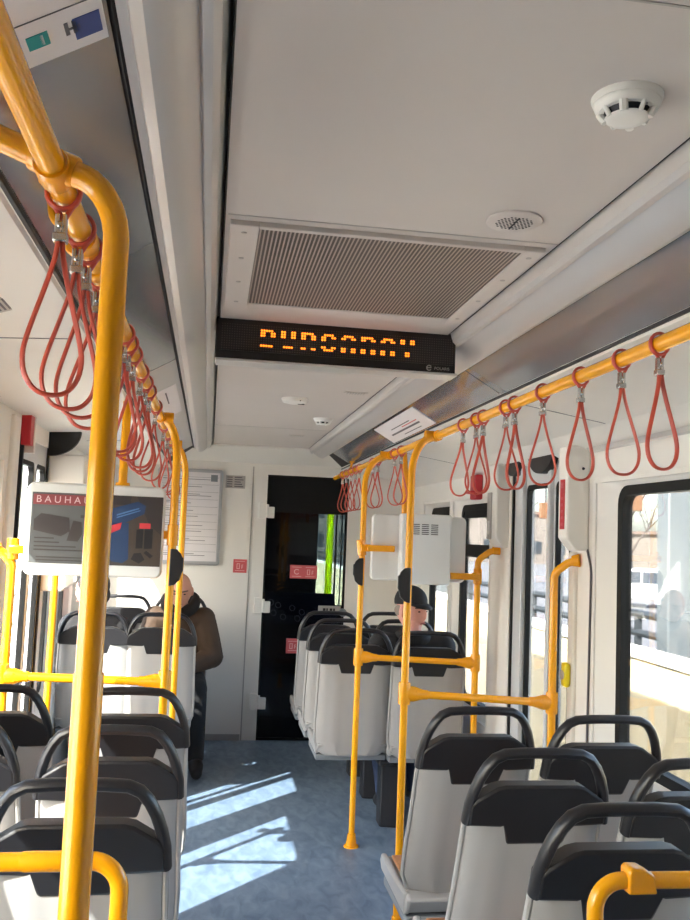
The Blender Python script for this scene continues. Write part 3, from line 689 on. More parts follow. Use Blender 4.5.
t = thing('air_grille', 'large rectangular punched air grille in the ceiling before the LED sign', 'grille', (.345, 2.04, ZC))
bm = NB(); box(bm, -.275, .28, -.295, .295, -.008, .004); obj('punched_sheet', bm, M['grille'], t, smooth=False)
for nm_, (a, b, c, d) in (('side_strip', (-.335, -.276, -.312, .345)), ('side_strip', (.281, .325, -.312, .345)), ('end_strip', (-.276, .281, .296, .345)), ('end_strip', (-.276, .281, -.312, -.296))):
    bm = NB(); box(bm, a, b, c, d, -.011, .002); obj(nm_, bm, M['ceil'], t, bevel=.002)
for sx in (-.306, .303):
    for y in (-.27, -.1, .09, .28):
        bm = NB(); disc(bm, (sx, y, -.010), (0, 0, -1), .007, .005, .0025, 12); obj('screw', bm, M['plate'], t)

def detector(label, x, y, sc=1):
    t = thing('smoke_detector', label, 'smoke detector', (x, y, ZC))
    bm = NB(); tube(bm, [(0, 0, .004), (0, 0, -.003), (0, 0, -.014)], [.053 * sc, .053 * sc, .050 * sc], 32); obj('mounting_base', bm, M['white'], t)
    bm = NB(); tube(bm, [(0, 0, -.0135), (0, 0, -.022), (0, 0, -.030)], [.049 * sc, .0475 * sc, .041 * sc], 32); tube(bm, [(0, 0, -.044), (0, 0, -.048), (0, 0, -.051)], [.033 * sc, .029 * sc, .016 * sc], 28); obj('detector_body', bm, M['white'], t)
    bm = NB(); tube(bm, [(0, 0, -.029), (0, 0, -.045)], [.034 * sc, .026 * sc], 24); obj('sensing_chamber', bm, M['dark'], t)
    for q in range(8):
        a = q * PI / 4 + .2; bm = NB(); ca, sa = math.cos(a), math.sin(a)
        tube(bm, [(.040 * sc * ca, .040 * sc * sa, -.028), (.031 * sc * ca, .031 * sc * sa, -.047)], .0068 * sc if q % 2 else .004 * sc, 8); obj('cage_rib', bm, M['white'], t)
    bm = NB(); ell(bm, (.036 * sc * math.cos(-1.2), .036 * sc * math.sin(-1.2), -.032), (.003, .003, .003), 8); obj('indicator', bm, M['plate'], t)
    for c in t.children: c.scale = (1, 1, .66)
    return t
detector('large white round smoke detector on the near right ceiling', .542, 1.105, .92)
detector('small white smoke detector on the far ceiling beyond the LED sign', .575, 4.66)
t = thing('ceiling_speaker', 'flush round perforated speaker plate beside the air grille', 'speaker', (.552, 1.592, ZC))
bm = NB(); tube(bm, [(0, 0, .002), (0, 0, -.003), (0, 0, -.006)], [.054, .054, .050], 36); obj('speaker_plate', bm, M['ceil'], t)
bm = NB()
for i in range(-5, 6):
    for j in range(-4, 5):
        x, y = i * .0074 + (j % 2) * .0037, j * .0072
        if x * x + y * y < .036 ** 2 and abs(x) > .002: disc(bm, (x, y, -.0055), (0, 0, -1), .0026, .0022, .001, 6)
box(bm, -.0015, .0015, -.03, .03, -.0075, -.005); obj('speaker_holes', bm, M['dark'], t)
t = thing('ceiling_fitting', 'white half round fitting on the far ceiling, left of the small detector', 'fitting', (.36, 4.02, ZC))
bm = NB(); tube(bm, [(0, 0, .002), (0, 0, -.004), (0, 0, -.018), (0, 0, -.024)], [.062, .062, .055, .03], 30); obj('fitting_body', bm, M['white'], t)
bm = NB(); ell(bm, (.02, -.05, -.014), (.005, .004, .004), 8); cbox(bm, (.03, -.0, -.024), (.03, .006, .004)); obj('fitting_sensor', bm, M['dark'], t)
for x, y, lab in ((.60, 3.75, 'flush vent in the far ceiling just behind the LED sign'), (.52, 5.55, 'flush vent in the far ceiling near the end wall')):
    bm = NB(); cbox(bm, (x, y, ZC - .001), (.10, .06, .004))
    for q in range(7): cbox(bm, (x - .036 + q * .012, y, ZC - .0035), (.005, .045, .002), 1)
    tag(obj('flush_vent', bm, [M['ceil'], M['plate']], bevel=0), lab, 'vent')

# posters under the polished panels
def poster(name, label, s, x0, x1, y0, y1, marks):
    t = thing(name, label, 'poster', (CX + s * (x0 + x1) / 2, (y0 + y1) / 2, panel_z((x0 + x1) / 2)))
    def put(bm, a, b, c, d, dz):
        prism(bm, [(c, 0), (d, 0), (d, .0015), (c, .0015)], lambda u, v, q: (CX + s * (a if q == 0 else b), u, panel_z(a if q == 0 else b) - dz + v))
    sh = t.location
    bm = NB(); put(bm, x0, x1, y0, y1, .003); obj('sheet', bm, M['paper'], t, shift=sh, smooth=False)
    for nm_, m_, rects in marks:
        bm = NB()
        for a, b, c, d in rects: put(bm, a, b, c, d, .0042)
        obj(nm_, bm, m_, t, shift=sh, smooth=False)
teal = mat('teal_print', (40, 150, 150), .5); navy = mat('navy_print', (52, 72, 138), .5)
poster('ceiling_poster', 'white poster strip with teal and blue logos at the top left corner', -1, .498, .655, .30, 1.03,
       [('teal_logo', teal, [(.556, .578, .972, .997)]), ('white_lettering', M['paper'], [(.561, .565, .975, .994)]), ('crest_mark', M['ink'], [(.527, .531, .972, .995), (.535, .539, .972, .995), (.527, .539, .984, .987), (.523, .526, .98, .99)]), ('navy_logo', navy, [(.502, .530, .97, 1.01)]), ('rule_line', M['ink'], [(.50, .65, .945, .946)])])
poster('route_map', 'pale route map sheet stuck on the right polished panel', 1, .503, .615, 3.75, 4.65,
       [('route_line', M['ink'], [(.57, .578, 3.9, 4.5), (.545, .549, 4.0, 4.4), (.595, .598, 3.95, 4.3)]), ('red_line', M['pink'], [(.556, .560, 3.9, 4.2)])])
poster('notice_sheet', 'pale sheet on the far left cove panel above the straps', -1, .51, .65, 3.5, 4.3, [('grey_line', M['ink'], [(.55, .555, 3.6, 3.9), (.60, .604, 3.7, 4.1), (.63, .633, 3.6, 3.8)])])
# small plate on the lower left ceiling
t = thing('rating_plate', 'small grey metal plate on the lower left ceiling', 'plate', (-.467, 1.955, slope_z(-.467)))
bm = NB(); prism(bm, [(-.055, 0), (.055, 0), (.055, .002), (-.055, .002)], lambda u, v, q: (-.02 + .04 * q, u, v - .003 + (-.02 + .04 * q) * .334)); obj('plate_body', bm, M['plate'], t)
bm = NB()
for q in range(3): prism(bm, [(-.045, 0), (.04, 0), (.04, .001), (-.045, .001)], lambda u, v, k_: (-.012 + q * .010 + .004 * k_, u, v - .0042 + (-.012 + q * .010 + .004 * k_) * .334))
obj('plate_print', bm, M['ink'], t)

# ================================================================== DISPLAY SCREENS
t = thing('display_screen', 'white framed advertising screen hanging at the left, showing power tools', 'screen', (-.412, 3.38, 1.340)); S_L = t
bm = NB(); prism(bm, rrect(-.256, .244, 0, .343, .028), lambda u, v, q: (u, .05 * q, v)); obj('casing', bm, M['screenw'], t, bevel=.008)
scr = emit_mat('screen_dim', (104, 104, 104), .10); scr.node_tree.nodes['Principled BSDF'].inputs['Roughness'].default_value = .12
scr.node_tree.nodes['Principled BSDF'].inputs['Base Color'].default_value = lin((84, 86, 86))
sdark = emit_mat('screen_dark', (50, 44, 44), .08); sred = emit_mat('screen_red', (120, 52, 56), .12); sblue = emit_mat('screen_blue', (30, 52, 84), .15); sblk = emit_mat('screen_black', (26, 26, 30), .05)  # sdark: plain dark tone for pictures, small print and image corner
slet = emit_mat('screen_letters', (188, 160, 160), .12); sred2 = emit_mat('screen_red_print', (170, 46, 52), .2); sgrey = emit_mat('screen_grey', (140, 140, 138), .1); sbrown = emit_mat('screen_brown', (66, 56, 50), .08)
bm = NB(); box(bm, -.237, .237, -.003, .002, .045, .305); obj('display_panel', bm, scr, t, bevel=.002)
def flat(nm_, m_, polys, y=-.0045):
    bm = NB()
    for p in polys: prism(bm, p, lambda u, v, q: (u, y + .001 * q, v))
    return obj(nm_, bm, m_, t, smooth=False)
R_ = lambda a, b, c, d: [(a, c), (b, c), (b, d), (a, d)]
flat('image_area', sbrown, [R_(.03, .237, .046, .304)], -.0038); flat('image_corner', sdark, [[(.14, .304), (.237, .304), (.237, .16), (.19, .2)], R_(.03, .12, .27, .304)], -.0042)
flat('title_bar', sred, [R_(-.232, .03, .260, .298)], -.0042)
text('BAUHAUS', .036, 'title_letters', slet, t, (-.222, -.0048, .268), (PI / 2, 0, 0), .0004, sx=1.0, gap=1.55)
flat('battery_picture', sblue if False else sdark, [[(-.225, .165), (-.125, .145), (-.095, .165), (-.100, .215), (-.2, .228), (-.225, .205)], [(-.105, .13), (-.065, .128), (-.05, .155), (-.055, .20), (-.085, .205)]])
flat('cable_picture', sdark, [R_(-.13, -.09, .163, .170), R_(-.06, -.0, .215, .226)], -.0047)
text('23.99', .026, 'price_figures', sred2, t, (-.035, -.0048, .172), (PI / 2, 0, 0), .0004); text('499', .038, 'price_figures', sred2, t, (-.018, -.0048, .085), (PI / 2, 0, 0), .0004)
flat('price_bar', sred2, [R_(-.04, .02, .128, .15)], -.0046)
flat('small_print', sdark, [R_(-.22, -.15, .135, .140), R_(-.22, -.13, .120, .125), R_(-.22, -.07, .105, .110), R_(-.22, -.04, .092, .097), R_(-.21, .05, .066, .070), R_(-.21, .04, .055, .059), R_(-.035, .01, .158, .162)])
flat('drill_picture', sblue, [[(.025, .215), (.05, .195), (.085, .195), (.17, .24), (.175, .27), (.145, .285), (.05, .255), (.02, .24)], [(.055, .20), (.115, .205), (.12, .07), (.10, .055), (.06, .06), (.05, .075)]], -.0046)
flat('drill_accent', sred2, [[(.045, .19), (.09, .205), (.085, .18), (.045, .16)]], -.0056); flat('battery_label', sred2, [R_(.155, .195, .185, .205)], -.0056)
flat('drill_highlight', emit_mat('screen_blue_light', (64, 96, 136), .2), [[(.07, .235), (.15, .262), (.15, .257), (.07, .229)], [(.07, .225), (.155, .254), (.155, .25), (.07, .22)]], -.0057)
flat('accessories_picture', sblk, [[(.145, .11), (.17, .112), (.17, .185), (.145, .18)], [(.175, .11), (.205, .112), (.205, .185), (.175, .185)], [(.13, .07), (.16, .055), (.18, .07), (.165, .095), (.14, .092)], [(.175, .095), (.2, .075), (.21, .085), (.185, .103)]], -.0046)
bm = NB(); tube(bm, [(.08, .035, .31), (.08, .035, .72)], .0165, 14); disc(bm, (.08, .035, .335), (0, 0, 1), .03, .026, .02, 16); obj('hanger_tube', bm, M['yellow'], t)
bm = NB(); cbox(bm, (.255, .025, .165), (.03, .03, .03)); tube(bm, [(.277, .02, .125), (.277, .02, .205)], .0205, 12); obj('side_clamp', bm, M['yellow2'], t, bevel=.004)
bm = NB(); cbox(bm, (-.285, .07, .09), (.07, .04, .03)); tube(bm, [(-.313, .1, .05), (-.313, .1, .13)], .0225, 12); obj('side_clamp', bm, M['yellow2'], t, bevel=.004)

t = thing('display_screen', 'back of a white display box with vent slots between the far right posts', 'screen', (1.072, 4.36, 1.302))
bm = NB(); prism(bm, rrect(-.258, .235, .01, .345, .028), lambda u, v, q: (u, .03 + .04 * q, v)); obj('casing', bm, M['screenw'], t, bevel=.008)
bm = NB(); box(bm, -.120, .132, -.055, .03, .0, .35); obj('rear_housing', bm, M['screenw'], t, bevel=.006)
bm = NB()
for cx in (-.05, -.003, .045):
    for q in range(6): cbox(bm, (cx, -.0555, .25 + q * .0095), (.036, .002, .004))
obj('vent_slots', bm, M['dark'], t)
bm = NB(); cbox(bm, (-.215, .0, .17), (.14, .028, .032)); tube(bm, [(-.297, .07, .13), (-.308, .07, .21)], .0225, 12); cbox(bm, (-.29, .04, .17), (.05, .06, .036)); obj('side_clamp', bm, M['yellow2'], t, bevel=.004)
bm = NB(); cbox(bm, (.225, .0, .045), (.15, .028, .032)); cbox(bm, (.295, .03, .045), (.03, .08, .036)); tube(bm, [(.313, .07, .005), (.313, .07, .085)], .0225, 12); obj('side_clamp', bm, M['yellow2'], t, bevel=.004)
bm = NB(); tube(bm, [(-.088, .05, .34), (-.092, .05, .55), (-.107, .05, .70)], .0165, 14); obj('hanger_tube', bm, M['yellow2'], t)

# ================================================================== END WALL FITTINGS
t = thing('notice_board', 'framed white text notice on the end wall beside the yellow posts', 'notice board', (-.15, Y1, 1.28))
bm = NB(); prism(bm, rrect(-.245, .235, -.01, .70, .02), lambda u, v, q: (u, -.02 * q, v)); obj('frame', bm, M['alu'], t, bevel=.006)
bm = NB(); box(bm, -.222, .212, -.0225, -.018, .018, .675); obj('notice_paper', bm, M['paper'], t)
bm = NB(); z = .62
while z > .06:
    n_ = random.randint(1, 2)
    for q in range(n_):
        L = random.uniform(.12, .36); box(bm, -.205, -.205 + L, -.0236, -.0224, z - q * .012, z - q * .012 + .0035)
    box(bm, -.212, .205, -.0234, -.0224, z + .018, z + .0195); z -= .055
obj('notice_lines', bm, M['ink'], t, smooth=False)
bm = NB(); box(bm, .145, .195, -.0238, -.0224, .61, .66); obj('notice_stamp', bm, M['base'], t, smooth=False)
t = thing('info_plate', 'small grey printed plate at the top of the end wall beside the notice', 'plate', (.175, Y1, 1.895))
bm = NB(); box(bm, -.07, .075, -.005, 0, -.045, .05); obj('plate_body', bm, M['plate'], t, bevel=.002)
bm = NB()
for q in range(5): box(bm, -.06, -.02, -.0062, -.0048, -.035 + q * .017, -.028 + q * .017); box(bm, -.005, .062 - (q % 3) * .01, -.0062, -.0048, -.035 + q * .017, -.028 + q * .017)
obj('plate_print', bm, M['ink'], t, smooth=False)
def sticker(label, x, z, w, h, y, double=False):
    t = thing('pictogram_sticker', label, 'sticker', (x, y, z))
    bm = NB(); box(bm, -w / 2, w / 2, -.002, 0, -h / 2, h / 2); obj('sticker_sheet', bm, M['pink'], t)
    bm = NB()
    def pict(cx, kind):
        b = .036
        for a in (0, 1): box(bm, cx - b, cx + b, -.0032, -.0018, (-b if a == 0 else b - .003), (-b + .003 if a == 0 else b)); 
        if kind == 0:
            tube(bm, [(cx + .018 * math.cos(q), -.0026, .018 * math.sin(q)) for q in [.7 + 5 * k_ / 14 for k_ in range(15)]], .003, 6)
        else:
            box(bm, cx - .024, cx - .020, -.0032, -.0018, -.022, .018); box(bm, cx - .006, cx - .002, -.0032, -.0018, -.022, .012); box(bm, cx - .024, cx - .002, -.0032, -.0018, -.022, -.018); box(bm, cx - .024, cx, -.0032, -.0018, .014, .018)
            box(bm, cx + .012, cx + .024, -.0032, -.0018, .006, .010); box(bm, cx + .012, cx + .016, -.0032, -.0018, -.02, .01); box(bm, cx + .012, cx + .024, -.0032, -.0018, -.008, -.004)
    if double: pict(-w / 4, 0); pict(w / 4, 1)
    else: pict(0, 1)
    obj('pictogram', bm, M['pinkline'], t, smooth=False)
sticker('pink square pictogram sticker on the white end wall', .242, 1.272, .10, .10, Y1)
sticker('pink double pictogram sticker in the middle of the tinted cab door', .722, 1.243, .205, .10, Y1 + .019, True)
sticker('pink square sticker low on the tinted cab door, half behind a seat', .665, .69, .10, .11, Y1 + .019)
t = thing('name_plate', 'small pale plate with dark lettering on the tinted cab door', 'plate', (.93, Y1 + .019, .965))
bm = NB(); box(bm, -.085, .085, -.012, 0, -.03, .03); obj('plate_body', bm, M['plate'], t, bevel=.003)
bm = NB()
for q, L in enumerate((.02, .012, .02, .014)): box(bm, -.05 + q * .026, -.05 + q * .026 + L, -.0134, -.0118, -.01, .012)
obj('plate_print', bm, M['seam'], t)
bm = NB(); disc(bm, (1.028, Y1 - .03, .95), (0, 1, 0), .03, .03, .03, 18); obj('door_knob', bm, M['base'], cd)

# emergency handles and door button
t = thing('emergency_handle', 'red emergency handle box on the left wall under the ceiling', 'emergency handle', (XL, 3.86, 1.855))
bm = NB(); prism(bm, [(-.02, 0), (.04, 0), (.04, .14), (-.035, .14), (-.035, .05)], lambda u, v, q: (.04 * q, u, v)); obj('handle_box', bm, M['redbox'], t, bevel=.004)
bm = NB(); box(bm, -.0, .045, .04, .06, -.03, .145); obj('box_frame', bm, M['white'], t, bevel=.003)
t = thing('emergency_handle', 'red emergency handle on the right wall behind the hanging straps', 'emergency handle', (XR, 4.80, 1.76))
bm = NB(); cbox(bm, (-.02, 0, .07), (.04, .12, .14)); obj('handle_box', bm, M['redbox'], t, bevel=.008)
bm = NB(); tube(bm, fillet([(-.035, -.04, .04), (-.07, -.04, .04), (-.07, .04, .04), (-.035, .04, .04)], .015, 4), .008, 8); obj('handle_grip', bm, M['redbox'], t)
t = thing('door_button', 'round yellow door button on the right door post', 'button', (XR - .018, 3.47, 1.0))
bm = NB(); cbox(bm, (-.014, 0, 0), (.028, .05, .10)); obj('button_housing', bm, mat('button_yellow', (226, 206, 26), .35), t, bevel=.014, seg=3)
bm = NB(); disc(bm, (-.028, 0, .0), (-1, 0, 0), .020, .017, .006, 20); obj('push_button', bm, M['plate'], t, bevel=.002)

# ================================================================== PASSENGERS
def remesh(bm, vox, smooth_it=3, fac=.5):
    me = bpy.data.meshes.new('tmp'); bmesh.ops.recalc_face_normals(bm, faces=bm.faces); bm.to_mesh(me); bm.free()
    o = bpy.data.objects.new('tmp', me); COL.objects.link(o)
    r = o.modifiers.new('r', 'REMESH'); r.mode = 'VOXEL'; r.voxel_size = vox; r.use_smooth_shade = True
    if smooth_it: s = o.modifiers.new('s', 'SMOOTH'); s.factor = fac; s.iterations = smooth_it
    dg = bpy.context.evaluated_depsgraph_get(); m2 = bpy.data.meshes.new_from_object(o.evaluated_get(dg))
    bpy.data.objects.remove(o)
    b2 = bmesh.new(); b2.from_mesh(m2); return b2
def limb(bm, pts, rs, seg=12):
    P = [Vector(p) for p in pts]; pp, rr = [], []
    for i in range(len(P) - 1):
        for q in range(5): pp.append(P[i].lerp(P[i + 1], q / 5)); rr.append(rs[i] + (rs[i + 1] - rs[i]) * q / 5)
    pp.append(P[-1]); rr.append(rs[-1]); tube(bm, pp, rr, seg)
    for p, r in zip(P, rs): ell(bm, p, (r, r, r), seg)
def torso(bm, secs, seg=20):
    """secs: (centre, half width x, half depth y)"""
    n = len(secs); S = []
    for i in range(n - 1):
        for q in range(4):
            f_ = q / 4; a, b = secs[i], secs[i + 1]; S.append((Vector(a[0]).lerp(Vector(b[0]), f_), a[1] + (b[1] - a[1]) * f_, a[2] + (b[2] - a[2]) * f_))
    S.append((Vector(secs[-1][0]), secs[-1][1], secs[-1][2]))
    rings = [[bm.verts.new(c + Vector((w_ * math.cos(2 * PI * k_ / seg), d_ * math.sin(2 * PI * k_ / seg), 0))) for k_ in range(seg)] for c, w_, d_ in S]
    for i in range(len(S) - 1):
        for k_ in range(seg): bm.faces.new((rings[i][k_], rings[i][(k_ + 1) % seg], rings[i + 1][(k_ + 1) % seg], rings[i + 1][k_]))
    bm.faces.new(rings[0][::-1]); bm.faces.new(rings[-1])
def head_mesh(bm, mtx):
    """face looks along +y before mtx"""
    vs_ = ell(bm, (0, 0, 0), (1, 1, 1), 40)
    G = lambda x, z, cx, cz, sx, sz: math.exp(-((x - cx) / sx) ** 2 - ((z - cz) / sz) ** 2)
    for v in vs_:
        x, y, z = v.co
        X, Y, Z = x * .076, y * .094, z * .116
        if z < 0: X *= 1 - .30 * min(1, -z) ** 1.5
        if z < -.15 and y < 0: Y *= 1 - .35 * min(1, (-z - .15) / .7)
        if z > .55: X *= 1.02
        if y > 0:
            Y += .019 * G(x, z, 0, -.20, .15, .13) + .013 * G(x, z, 0, .0, .11, .2) + .005 * G(abs(x), z, .35, .22, .3, .09) - .010 * G(abs(x), z, .40, .05, .17, .11)
            Y += .006 * G(x, z, 0, -.46, .32, .07) - .003 * G(x, z, 0, -.52, .3, .03) + .010 * G(x, z, 0, -.84, .35, .2) + .004 * G(abs(x), z, .55, -.15, .2, .2)
        v.co = mtx @ Vector((X, Y, Z))
    for s in (-1, 1):
        ell(bm, mtx @ Vector((s * .078, -.008, -.005)), (.010, .022, .031), 12, rot=mtx.to_3x3() @ Matrix.Rotation(s * -.35, 3, 'Z'))
def hand(bm, wrist, fwd, up_, size=1):
    f = Vector(fwd).normalized(); u = Vector(up_); u = (u - f * u.dot(f)).normalized(); sd = f.cross(u); w0 = Vector(wrist)
    limb(bm, [w0, w0 + f * .03 * size, w0 + f * .085 * size], [.024, .030, .032])
    for i, (off, L) in enumerate(((-.033, .066), (-.011, .078), (.011, .074), (.033, .056))):
        b = w0 + f * .085 * size + sd * off; p1 = b + (f * .9 - u * .35).normalized() * L * .5; p2 = p1 + (f * .45 - u * .9).normalized() * L * .32; p3 = p2 + (-u * 1 - f * .1).normalized() * L * .24
        limb(bm, [b - f * .02, b, p1, p2, p3], [.0105, .0105, .0095, .0085, .0075], 8)
    b = w0 + f * .035 * size - sd * .028; limb(bm, [b, b + (f * .6 - sd * .7 - u * .2) * .035, b + (f * .9 - sd * .5 - u * .5) * .062], [.013, .0115, .009], 8)
def face_parts(body, mtx, iris=True, sh=(0, 0, 0)):
    for s in (-1, 1):
        bm = NB(); ell(bm, mtx @ Vector((s * .031, .0815, .006)), (.0085, .0055, .0042), 12, rot=mtx.to_3x3()); obj('eye', bm, M['eye'], body, shift=sh)
        bm = NB(); tube(bm, [mtx @ Vector((s * (.014 + .012 * q), .092 - .003 * q * q, .024 + .003 * math.sin(q))) for q in range(4)], .0042, 8); obj('eyebrow', bm, M['brow'], body, shift=sh)
    bm = NB(); tube(bm, [mtx @ Vector((.007 * q, .0955 - .0012 * q * q, -.056 - .0006 * q * q)) for q in range(-3, 4)], [.002, .0042, .005, .005, .005, .0042, .002], 8); obj('mouth', bm, M['lip'], body, shift=sh)

def seated(label, pelvis, chest, neck, head_m, knees, ankles, toes, elbows, wrists, hand_dirs, skin, top_m, leg_m, sh_w=.19, facing=1):
    """one continuous body plus clothing children"""
    pe, ch, ne = Vector(pelvis), Vector(chest), Vector(neck); loc = (pe.x, pe.y, 0)
    hc = head_m.translation
    sh_l, sh_r = ne + Vector((-sh_w + .02, 0, -.065)), ne + Vector((sh_w - .02, 0, -.065))
    bm = NB(); torso(bm, [(pe - Vector((0, 0, .06)), .14, .10), (pe + Vector((0, 0, .05)), .155, .105), (pe.lerp(ch, .5), .14, .10), (ch, .165, .105), (ch.lerp(ne, .6), .155, .085), (ne - Vector((0, 0, .03)), .07, .06)])
    limb(bm, [ne - Vector((0, 0, .05)), ne.lerp(hc, .4), hc - Vector((0, 0, .03))], [.060, .052, .055])
    for s_, e_, w_, hd in zip((sh_l, sh_r), elbows, wrists, hand_dirs):
        limb(bm, [ne + Vector((0, 0, -.07)), s_, e_, w_], [.06, .052, .042, .026]); hand(bm, w_, hd, (0, 0, 1))
    for sg, k_, a_, t_ in zip((-1, 1), knees, ankles, toes):
        hip = pe + Vector((sg * .085, 0, 0)); limb(bm, [hip, k_, Vector(a_)], [.082, .058, .038]); limb(bm, [a_, (Vector(a_) + Vector(t_)) / 2, t_], [.036, .038, .028])
    head_mesh(bm, head_m)
    bm = remesh(bm, .0058, 2); body = obj('person', bm, skin, shift=loc, angle=180); body.location = loc
    tag(body, label, 'person')
    # jacket
    bm = NB(); torso(bm, [(pe - Vector((0, 0, .05)), .175, .14), (pe + Vector((0, 0, .05)), .182, .142), (pe.lerp(ch, .5), .178, .135), (ch, .195, .137), (ch.lerp(ne, .6), .18, .115), (ne - Vector((0, 0, .045)), .095, .085), (ne - Vector((0, 0, .012)), .085, .08)])
    for s_, e_, w_ in zip((sh_l, sh_r), elbows, wrists):
        w2 = Vector(e_).lerp(Vector(w_), .93); limb(bm, [ne + Vector((0, 0, -.085)), s_, Vector(s_).lerp(Vector(e_), .5), e_, w2], [.080, .080, .080, .076, .052])
    for q in range(9):
        c = random.choice(elbows); ell(bm, Vector(c) + Vector((random.uniform(-.03, .03), random.uniform(-.03, .03), random.uniform(-.02, .09))), (.05, .05, .016), 10)
    bm = remesh(bm, .010, 3); obj('jacket', bm, top_m, body, shift=loc, angle=180)
    bm = NB()
    for sg, k_, a_ in zip((-1, 1), knees, ankles):
        hip = pe + Vector((sg * .085, 0, -.005)); limb(bm, [hip, Vector(hip).lerp(Vector(k_), .5), k_, Vector(k_).lerp(Vector(a_), .5), Vector(k_).lerp(Vector(a_), .95)], [.096, .088, .073, .064, .056])
    torso(bm, [(pe - Vector((0, 0, .075)), .15, .12), (pe + Vector((0, 0, .04)), .165, .125)])
    bm = remesh(bm, .010, 3); obj('trousers', bm, leg_m, body, shift=loc, angle=180)
    for a_, t_ in zip(ankles, toes):
        bm = NB(); A, T = Vector(a_), Vector(t_); d = (T - A); d.z = 0; d.normalize()
        limb(bm, [A + Vector((0, 0, .01)), A - d * .02 - Vector((0, 0, .012)), (A + T) / 2 - Vector((0, 0, .002)), T + d * .02], [.048, .045, .047, .036]); bm = remesh(bm, .008, 3)
        for v in bm.verts: v.co.z = max(v.co.z, .003)
        obj('shoe', bm, M['shoe'], body, shift=loc, angle=180)
    return body, loc

def HM(c, yaw, pitch=0, roll=0):
    """yaw 0 looks along +y, positive turns left; pitch < 0 looks down"""
    return Matrix.Translation(Vector(c)) @ Matrix.Rotation(yaw, 4, 'Z') @ Matrix.Rotation(pitch, 4, 'X') @ Matrix.Rotation(roll, 4, 'Y')

# man in the brown jacket, facing the camera
hm = HM((-.165, 5.90, 1.127), PI, -.28)
b, loc = seated('bald person in a brown jacket sitting against the end wall, head lowered', (-.155, 6.13, .53), (-.16, 6.13, .82), (-.163, 6.05, 1.0), hm,
    [(-.27, 5.72, .53), (-.03, 5.70, .53)], [(-.27, 5.72, .09), (-.01, 5.74, .09)], [(-.28, 5.60, .04), (-.0, 5.62, .04)],
    [(-.37, 6.02, .72), (.065, 6.02, .69)], [(-.22, 5.82, .64), (-.10, 5.82, .64)], [(.5, -.6, .1), (-.5, -.6, .1)], M['skin'], M['jacket'], M['trousers'], .18)
face_parts(b, hm, sh=loc)
bm = NB(); tube(bm, [(-.163 + .100 * math.cos(a), 6.045 + .088 * math.sin(a), 1.035 + .045 * math.sin(a) + .01 * math.cos(2 * a)) for a in [2 * PI * q / 24 for q in range(24)]], .034, 10, closed=True, r2=.050); bm = remesh(bm, .008, 2); obj('collar', bm, M['fleece'], b, shift=loc, angle=180)
bm = NB(); 
for s in (-1, 1): ell(bm, hm @ Vector((s * .066, -.03, .012)), (.009, .034, .028), 14, rot=hm.to_3x3())
ell(bm, hm @ Vector((0, -.07, -.0)), (.05, .026, .035), 14, rot=hm.to_3x3()); bm = remesh(bm, .006, 2); obj('hair', bm, M['greyhair'], b, shift=loc, angle=180)

# man in the black cap, looking out to the right
hm = HM((1.138, 4.84, 1.128), -2.5, -.06)
b, loc = seated('person in a black cap and dark jacket looking out of the right window', (1.13, 4.82, .53), (1.13, 4.76, .82), (1.135, 4.79, 1.0), hm,
    [(1.03, 5.14, .53), (1.23, 5.16, .53)], [(1.045, 4.92, .10), (1.25, 5.02, .10)], [(1.035, 5.03, .045), (1.26, 5.13, .045)],
    [(.94, 4.90, .72), (1.33, 4.90, .72)], [(1.03, 5.05, .66), (1.23, 5.06, .66)], [(.4, .6, -.1), (-.4, .6, -.1)], M['skin2'], M['blackcloth'], M['jeans'], .19)
face_parts(b, hm, sh=loc)
bm = NB(); ell(bm, hm @ Vector((0, -.01, .052)), (.083, .100, .088), 28, rot=hm.to_3x3())
bmesh.ops.bisect_plane(bm, geom=bm.verts[:] + bm.edges[:] + bm.faces[:], plane_co=hm @ Vector((0, 0, .038)), plane_no=hm.to_3x3() @ Vector((0, .12, -1)), clear_outer=True)
cap = obj('cap_crown', bm, M['blackcloth'], b, shift=loc, angle=180); cap.modifiers.new('thick', 'SOLIDIFY').thickness = .004
bm = NB(); nseg = 14; in_, ou = [], []
for q in range(nseg + 1):
    a = PI * (.12 + .76 * q / nseg)
    in_.append((.078 * math.cos(a), .085 * math.sin(a), .052)); ou.append((.086 * math.cos(a),   .085 * math.sin(a) + .050 * math.sin(PI * q / nseg), .044 - .018 * math.sin(PI * q / nseg)))
A = [bm.verts.new(hm @ Vector(p)) for p in in_]; B = [bm.verts.new(hm @ Vector(p)) for p in ou]
for q in range(nseg): bm.faces.new((A[q], A[q + 1], B[q + 1], B[q]))
o = obj('cap_brim', bm, M['blackcloth'], b, shift=loc); o.modifiers.new('thick', 'SOLIDIFY').thickness = .006
bm = NB(); tube(bm, [(1.135 + .078 * math.cos(a), 4.785 + .075 * math.sin(a), .985) for a in [2 * PI * q / 20 for q in range(20)]], .026, 10, closed=True, r2=.035); bm = remesh(bm, .008, 2); obj('collar', bm, M['blackcloth'], b, shift=loc, angle=180)
bm = NB()
for s in (-1, 1): ell(bm, hm @ Vector((s * .068, -.035, .0)), (.012, .035, .03), 12, rot=hm.to_3x3())
ell(bm, hm @ Vector((0, -.078, -.01)), (.05, .02, .035), 12, rot=hm.to_3x3()); bm = remesh(bm, .006, 2); obj('hair', bm, M['greyhair'], b, shift=loc, angle=180)

